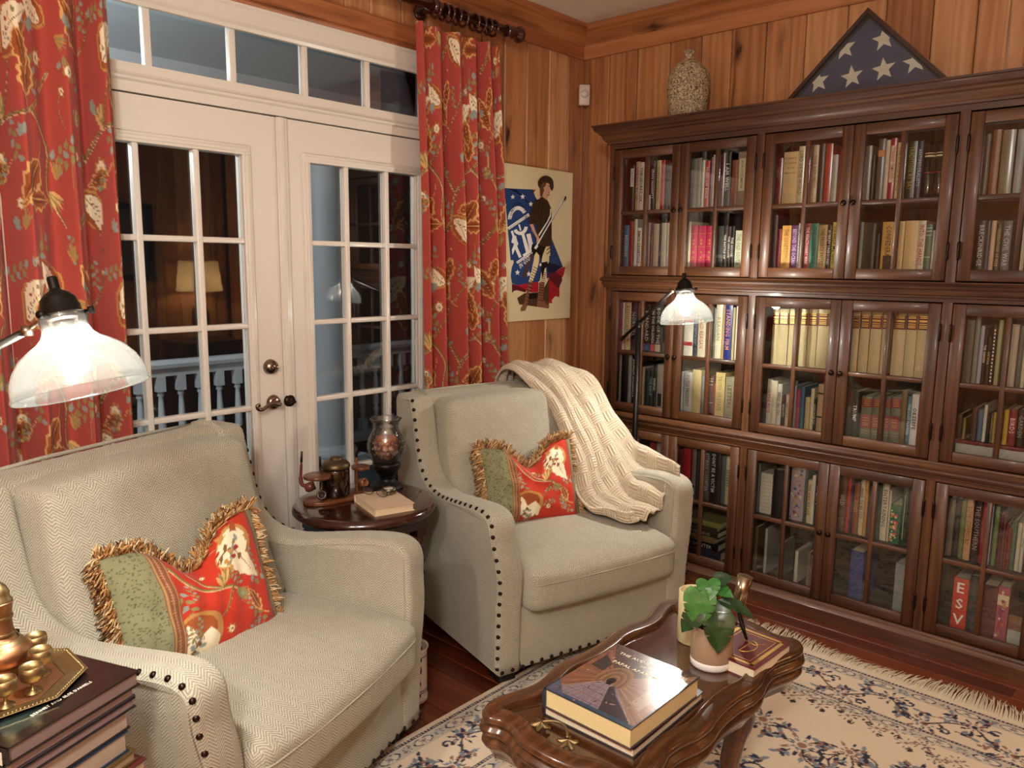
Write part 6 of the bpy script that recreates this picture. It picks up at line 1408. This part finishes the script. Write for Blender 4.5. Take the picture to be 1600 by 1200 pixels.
# ================================================================= BOOK STACK, TRAY AND COFFEE SET AT LOWER LEFT
sx0, sy0, ang = 1.436, -3.326, math.radians(111.6)
st_ = empty('book_table', (1.26,-3.30,0), ang-PI/2, 'small dark square table under the stack of large books', 'table')
obj('table_top', MB().box(-.20,.20,-.20,.20,.485,.505), MAHO, st_, bevel=.003)
for a in (-.17, .17):
    for b in (-.17, .17): obj('leg', MB().box(a-.015, a+.015, b-.015, b+.015, 0, .485), MAHO, st_)
stack = [(.030,'1c1412','84706c',(0,0),.265,.34,'large black glossy art book on top of the stack, under the brass tray'), (.020,'3c3438','a08c8c',(-.004,.006),.262,.33,'thin mauve-paged book second from top of the left stack'), (.020,'1c1820','8c7878',(.006,.004),.25,.32,'dark book third from top of the left stack'), (.040,'141414','a8988c',(.012,.012),.235,.31,'thick black-covered book fourth from top of the left stack'), (.042,'1c3450','a89888',(.014,.010),.225,.30,'thick blue-covered book fifth from top of the left stack'), (.022,'5c4c28','9c8c6c',(.004,.002),.245,.31,'olive-brown book second from bottom of the left stack'), (.038,'4c1818','b09880',(-.010,-.010),.27,.32,'dark red patterned book at the bottom of the left stack')]
ex, ey = Vector((math.cos(ang), math.sin(ang), 0)), Vector((-math.sin(ang), math.cos(ang), 0))
z = .735
for i, (h, c, pc_, (da, db_), w, d, lab) in enumerate(stack):
    z -= h+.0004; p = Vector((sx0, sy0, 0))+ex*da+ey*db_
    b = big_book('book', (p.x, p.y, z), ang, w, d, h, c, pc_, lab, group='stack of large books at lower left', ct=.003)
    if i == 0:
        def art(p_, w_, d_):
            p_.rect(0, w_, 0, d_, '181210'); p_.leaf(.02, .03, .5, .15, .06, '26302c'); p_.leaf(.12, .12, .9, .16, .09, '2c1a18'); p_.leaf(.2, .2, 1.6, .12, .05, '38482c')
        printed_cover(w-.004, d-.004, h+.0003, 60, art, b).location = (.002, .002, 0)
        l = obj('title_lettering', letter(MB(), 'BENNET AND ELSE DANIELS', (.140, .048, h+.0006), (1,0,0), (0,1,0), .0075, .120), INK, b); l.color = lin('e8e0cc')
        obj('spine_label', MB().box(-.0066,-.0055,.004,.030,.004,h-.004), BAND['lw'], b)
TZ0 = .7356
tr = empty('brass_tray', (1.222, -3.274, TZ0), ang+PI/8, 'octagonal brass tray on top of the stack of large books', 'tray')
def octr(r): return [(r*math.cos(PI/8+k*PI/4), r*math.sin(PI/8+k*PI/4)) for k in range(8)]
tm = MB(); lv = [(.094,.0),(.096,.0015),(.112,.004),(.128,.009),(.131,.0095),(.132,.008),(.113,.0015),(.094,-.0)]
vs_ = [(x, y, z_) for r_, z_ in lv for x, y in octr(r_/math.cos(PI/8)*.96)]; fs_ = [(k*8+i, k*8+(i+1) % 8, (k+1)*8+(i+1) % 8, (k+1)*8+i) for k in range(7) for i in range(8)]
tm.add(vs_, fs_+[[i for i in range(8)]]); obj('tray_rim', tm, BRASS, tr)
obj('tray_floor', MB().prism(octr(.092/math.cos(PI/8)*.96), .0003, .0016), COPPER, tr)
bd = MB()
for k in range(8):
    a, b = np.array(octr(.130/math.cos(PI/8)*.96)[k]), np.array(octr(.130/math.cos(PI/8)*.96)[(k+1) % 8])
    for i in range(16): p = a+(b-a)*(i+.5)/16; bd.lathe([(0,.0018),(.0022,.0008),(.0024,-.001)], 6, (p[0]*.965, p[1]*.965, .0088))
stuff(obj('beaded_edge', bd, BRASS, tr))
pt_ = empty('coffee_pot', (1.166, -3.256, TZ0+.0017), 0, 'tall engraved brass coffee pot standing on the brass tray', 'coffee pot')
obj('pot_body', MB().lathe([(0,0),(.030,0),(.032,.003),(.026,.008),(.030,.014),(.044,.024),(.050,.036),(.047,.048),(.036,.058),(.026,.064),(.021,.072),(.019,.100),(.0215,.132),(.0235,.136),(.023,.139),(0,.139)], 36), COPPER, pt_)
for pr_ in ([(.0215,.072),(.0235,.076),(.0215,.080)], [(.0205,.106),(.0222,.109),(.0208,.112)], [(.0365,.0585),(.030,.0655),(.028,.066)]): obj('neck_band', MB().lathe(pr_, 30), BRASS, pt_)
obj('pot_lid', MB().lathe([(.0225,.1392),(.0225,.142),(.019,.146),(.019,.156),(.014,.168),(.006,.176),(.004,.182),(.0065,.184),(.004,.187),(.0028,.190),(.0028,.202),(0,.203)], 28), BRASS, pt_)
cup = [mesh('cup_bowl', MB().lathe([(0,.020),(.010,.0205),(.018,.026),(.0205,.036),(.0195,.050),(.0185,.0505),(.0190,.036),(.0165,.0275),(.008,.0235),(0,.023)], 24), BRASS), mesh('cup_foot', MB().lathe([(0,0),(.015,0),(.015,.0015),(.005,.005),(.0028,.011),(.003,.016),(.006,.0205),(0,.0205)], 20), BRASS)]
for i, (x, y, lab) in enumerate([(1.300,-3.290,'brass goblet nearest the camera on the tray'), (1.284,-3.243,'brass goblet nearest the tray corner pointing at the armchair'), (1.228,-3.212,'brass goblet at the far right side of the tray'), (1.160,-3.200,'brass goblet behind the coffee pot on the tray'), (1.262,-3.345,'brass goblet at the left edge of the tray')]):
    if i == 4: x, y = 1.236, -3.335
    g = empty('goblet', (x, y, TZ0+.0018), 0, lab, 'cup', 'small brass goblets on the tray'); link('bowl', cup[0], g); link('foot', cup[1], g)

# ================================================================= RUG
xs = np.concatenate([np.arange(1.000, 2.66, .0042), np.linspace(2.66, 3.5, 24)]); ys = np.concatenate([np.linspace(-4.2, -2.75, 40), np.arange(-2.745, -.695, .0042)])
XX, YY = np.meshgrid(xs, ys); X0, Y1 = 1.0, ys[-1]
NV, DK, GB, RO, CRm, LB = '2a3048', '3a302c', '767f88', '8a6658', 'd0bfa6', 'a8aca8'
class RP(Paint):
    pass
# a = distance in from the near edge of a border, s = running coordinate
pt = Paint(XX-X0, Y1-YY, CRm)
WX, WY = xs[-1]-X0, Y1-ys[0]
def flower(p, x, y, r, c1=NV, c2=GB, c3=RO):
    p.rosette(x, y, r, 8, c1); p.rosette(x, y, r*.82, 8, CRm); p.rosette(x, y, r*.66, 8, c2); p.disc(x, y, r*.38, CRm); p.disc(x, y, r*.26, c3)
    for k in range(8): p.leaf(x+r*.8*math.cos(k*PI/4), y+r*.8*math.sin(k*PI/4), k*PI/4, r*.45, r*.25, [c1, c3][k % 2])
def curl(p, x, y, r, a0, d=1, c=NV):
    P = [(x+r*(1-.07*k)*math.cos(a0+d*k*.5), y+r*(1-.07*k)*math.sin(a0+d*k*.5)) for k in range(10)]; p.stroke(P, .006, .010, c, 2); p.disc(P[-1][0], P[-1][1], .007, c)
def twig(p, x, y, a, L, c=DK):
    P = [(x+L*t*math.cos(a+.5*t), y+L*t*math.sin(a+.5*t)) for t in (0, .3, .6, 1)]; p.stroke(P, .0055, .004, c, 2)
    for k in range(5):
        t = .25+.17*k; q_ = (x+L*t*math.cos(a+.5*t), y+L*t*math.sin(a+.5*t)); p.leaf(*q_, a+.9*(-1)**k, .030, .016, [NV, GB, RO][k % 3])
def guard(p, d0, along):
    """narrow guard band at depth d0..d0+.05"""
    f = (lambda s, d: (s, d)) if along == 'x' else (lambda s, d: (d, s)); Lm = WX if along == 'x' else WY; Lm = min(Lm, 2.3)
    def rect(d1, d2, c): (p.rect(d1 if along == 'x' else d1, Lm, d1, d2, c) if along == 'x' else p.rect(d1, d2, d1, Lm, c))
    rect(d0, d0+.012, NV); 
    for k in range(int(Lm/.012)):
        if k*.012 > d0: p.disc(*f(k*.012+.006, d0+.006), .0032, CRm)
    rect(d0+.016, d0+.062, 'b4ab9c'); s_ = d0+.05; k = 0
    while s_ < Lm:
        x, y = f(s_, d0+.039); r1, r2 = ((.040, .018) if along == 'x' else (.018, .040)); p.disc(x, y, r1, NV, r2); p.disc(x, y, r1*.86, 'c8bca8', r2*.82); p.rosette(x, y, .015, 6, GB); p.disc(x, y, .005, RO)
        xm, ym = f(s_+.068, d0+.039); p.rosette(xm, ym, .017, 6, DK); p.rosette(xm, ym, .012, 6, LB); 
        for a in (-1, 1): x2, y2 = f(s_+.068+a*.018, d0+.039+a*.006); p.leaf(x2, y2, a+k, .020, .009, [RO, GB][k % 2])
        s_ += .136; k += 1
    rect(d0+.062, d0+.0655, DK)
for al in ('x', 'y'):
    f = (lambda s, d: (s, d)) if al == 'x' else (lambda s, d: (d, s)); Lm = 2.2
    guard(pt, .018, al)
    s_ = .16; k = 0; prev_ = None
    while s_ < Lm:
        d = .175+.045*(-1)**k; c_ = f(s_, d)
        P = [f(s_-.13, .175-.045*(-1)**k), f(s_-.065, .175+.02*(-1)**k), f(s_, d), ]; pt.stroke(P, .007, .007, DK, 4)
        flower(pt, *c_, .040 if k % 2 else .048, NV, [GB, RO][k % 2], [RO, NV][k % 2])
        sp_ = f(s_+.062, .175-.038*(-1)**k)
        for q2 in range(7): pt.leaf(sp_[0]-.02+.007*q2, sp_[1]+.010*math.sin(q2), 1.2+.3*q2, .028, .010, RO if k % 2 else GB)
        curl(pt, *f(s_+.06, .175+.05*(-1)**k), .020, k*1.3, (-1)**k); twig(pt, *f(s_-.05, .13 if k % 2 else .22), .4*k, .05)
        twig(pt, *f(s_+.02, .11+.02*(k % 3)), 1.9*k, .055, RO); twig(pt, *f(s_+.09, .24-.02*(k % 3)), 2.3*k, .05, DK); pt.rosette(*f(s_+.105, .13+.09*(k % 2)), .016, 6, GB)
        for q2 in range(4): pt.leaf(*f(s_+.03+.012*q2, .105+.13*((q2*7+k*3) % 5)/4), q2+k, .022, .013, [NV, RO, DK][q2 % 3])
        s_ += .13; k += 1
    guard(pt, .262, al)
# chain of small linked flowers, then the open field with scrolling vines
for al in ('x', 'y'):
    f = (lambda s, d: (s, d)) if al == 'x' else (lambda s, d: (d, s)); s_ = .42; k = 0
    while s_ < 2.1:
        d = .375+.02*(-1)**k+.05*math.sin(s_*5); flower(pt, *f(s_, d), .027, DK, LB, RO); curl(pt, *f(s_+.02, d+.034), .010, k, 1, DK); pt.stroke([f(s_, d), f(s_+.048, .375+.02*(-1)**(k+1)+.05*math.sin((s_+.048)*5))], .004, .004, RO, 1)
        s_ += .048; k += 1
rr = random.Random(11)
flowers = []
for _ in range(400):
    x, y = rr.uniform(.46, 1.62), rr.uniform(.46, 2.0)
    if all((x-a)**2+(y-b)**2 > .135**2 for a, b in flowers): flowers.append((x, y))
for i, (x, y) in enumerate(flowers):
    nn = sorted(flowers, key=lambda q_: (q_[0]-x)**2+(q_[1]-y)**2)[1:3]
    for a, b in nn: mx_, my_ = (x+a)/2+(b-y)*.22, (y+b)/2-(a-x)*.22; pt.stroke([(x, y), (mx_, my_), (a, b)], .007, .005, DK, 5)
    curl(pt, x+.055, y+.03, .042, i*1.1, (-1)**i, NV if i % 2 else DK); twig(pt, x-.02, y, 2.2+i, .085)
for i, (x, y) in enumerate(flowers): [twig(pt, x+.05*math.cos(q3), y+.05*math.sin(q3), q3*1.7+i, .045, RO if q3 % 2 else DK) for q3 in range(4)]; flower(pt, x, y, .046 if i % 3 else .058, [NV, DK][i % 2], [GB, RO, LB][i % 3], [RO, NV][i % 2])
rug = link('rug', fastgrid('rug', np.stack([XX, YY, np.full_like(XX, .0050)], -1)[::1], RUGM, pt.c)); tag(rug, 'cream oriental rug with navy and rose vine pattern and pale fringe', 'rug')
obj('rug_backing', MB().box(X0, xs[-1], ys[0], Y1, .0005, .0046), plain('rug_binding', 'c0b094', .9, 0, .1, 0, 200), rug)
frg = MB(); rr = random.Random(3); x = X0+.004
while x < 3.2:
    L = .105+.03*math.sin(x*9)+rr.uniform(-.02, .015); lean = .02*math.sin(x*7)+rr.uniform(-.012, .012); w = .0022
    P = [(x, Y1, .004), (x+lean*.2, Y1+L*.35, .008+rr.uniform(0, .006)), (x+lean*.6, Y1+L*.7, .006+rr.uniform(0, .004)), (x+lean+rr.uniform(-.006, .006), Y1+L, .0035)]
    frg.tube(P, [.0024, .0020, .0018, .0008], 4, caps=False); x += .0038 if x < 2.7 else .008
fo = stuff(obj('rug_fringe', frg, plain('fringe_cotton', 'cfc2a8', .95, 0, .12, 0, 60), rug))
kn = MB(); x = X0
while x < 3.2: kn.box(x, x+.006, Y1-.001, Y1+.014, .001, .0065); x += .0105
stuff(obj('fringe_knots', kn, plain('knot_cotton', 'd4c8b0', .95), rug))
print('TRIS', sum(len(o.data.polygons) for o in bpy.data.objects if o.type == 'MESH')*2, 'OBJS', len(bpy.data.objects))
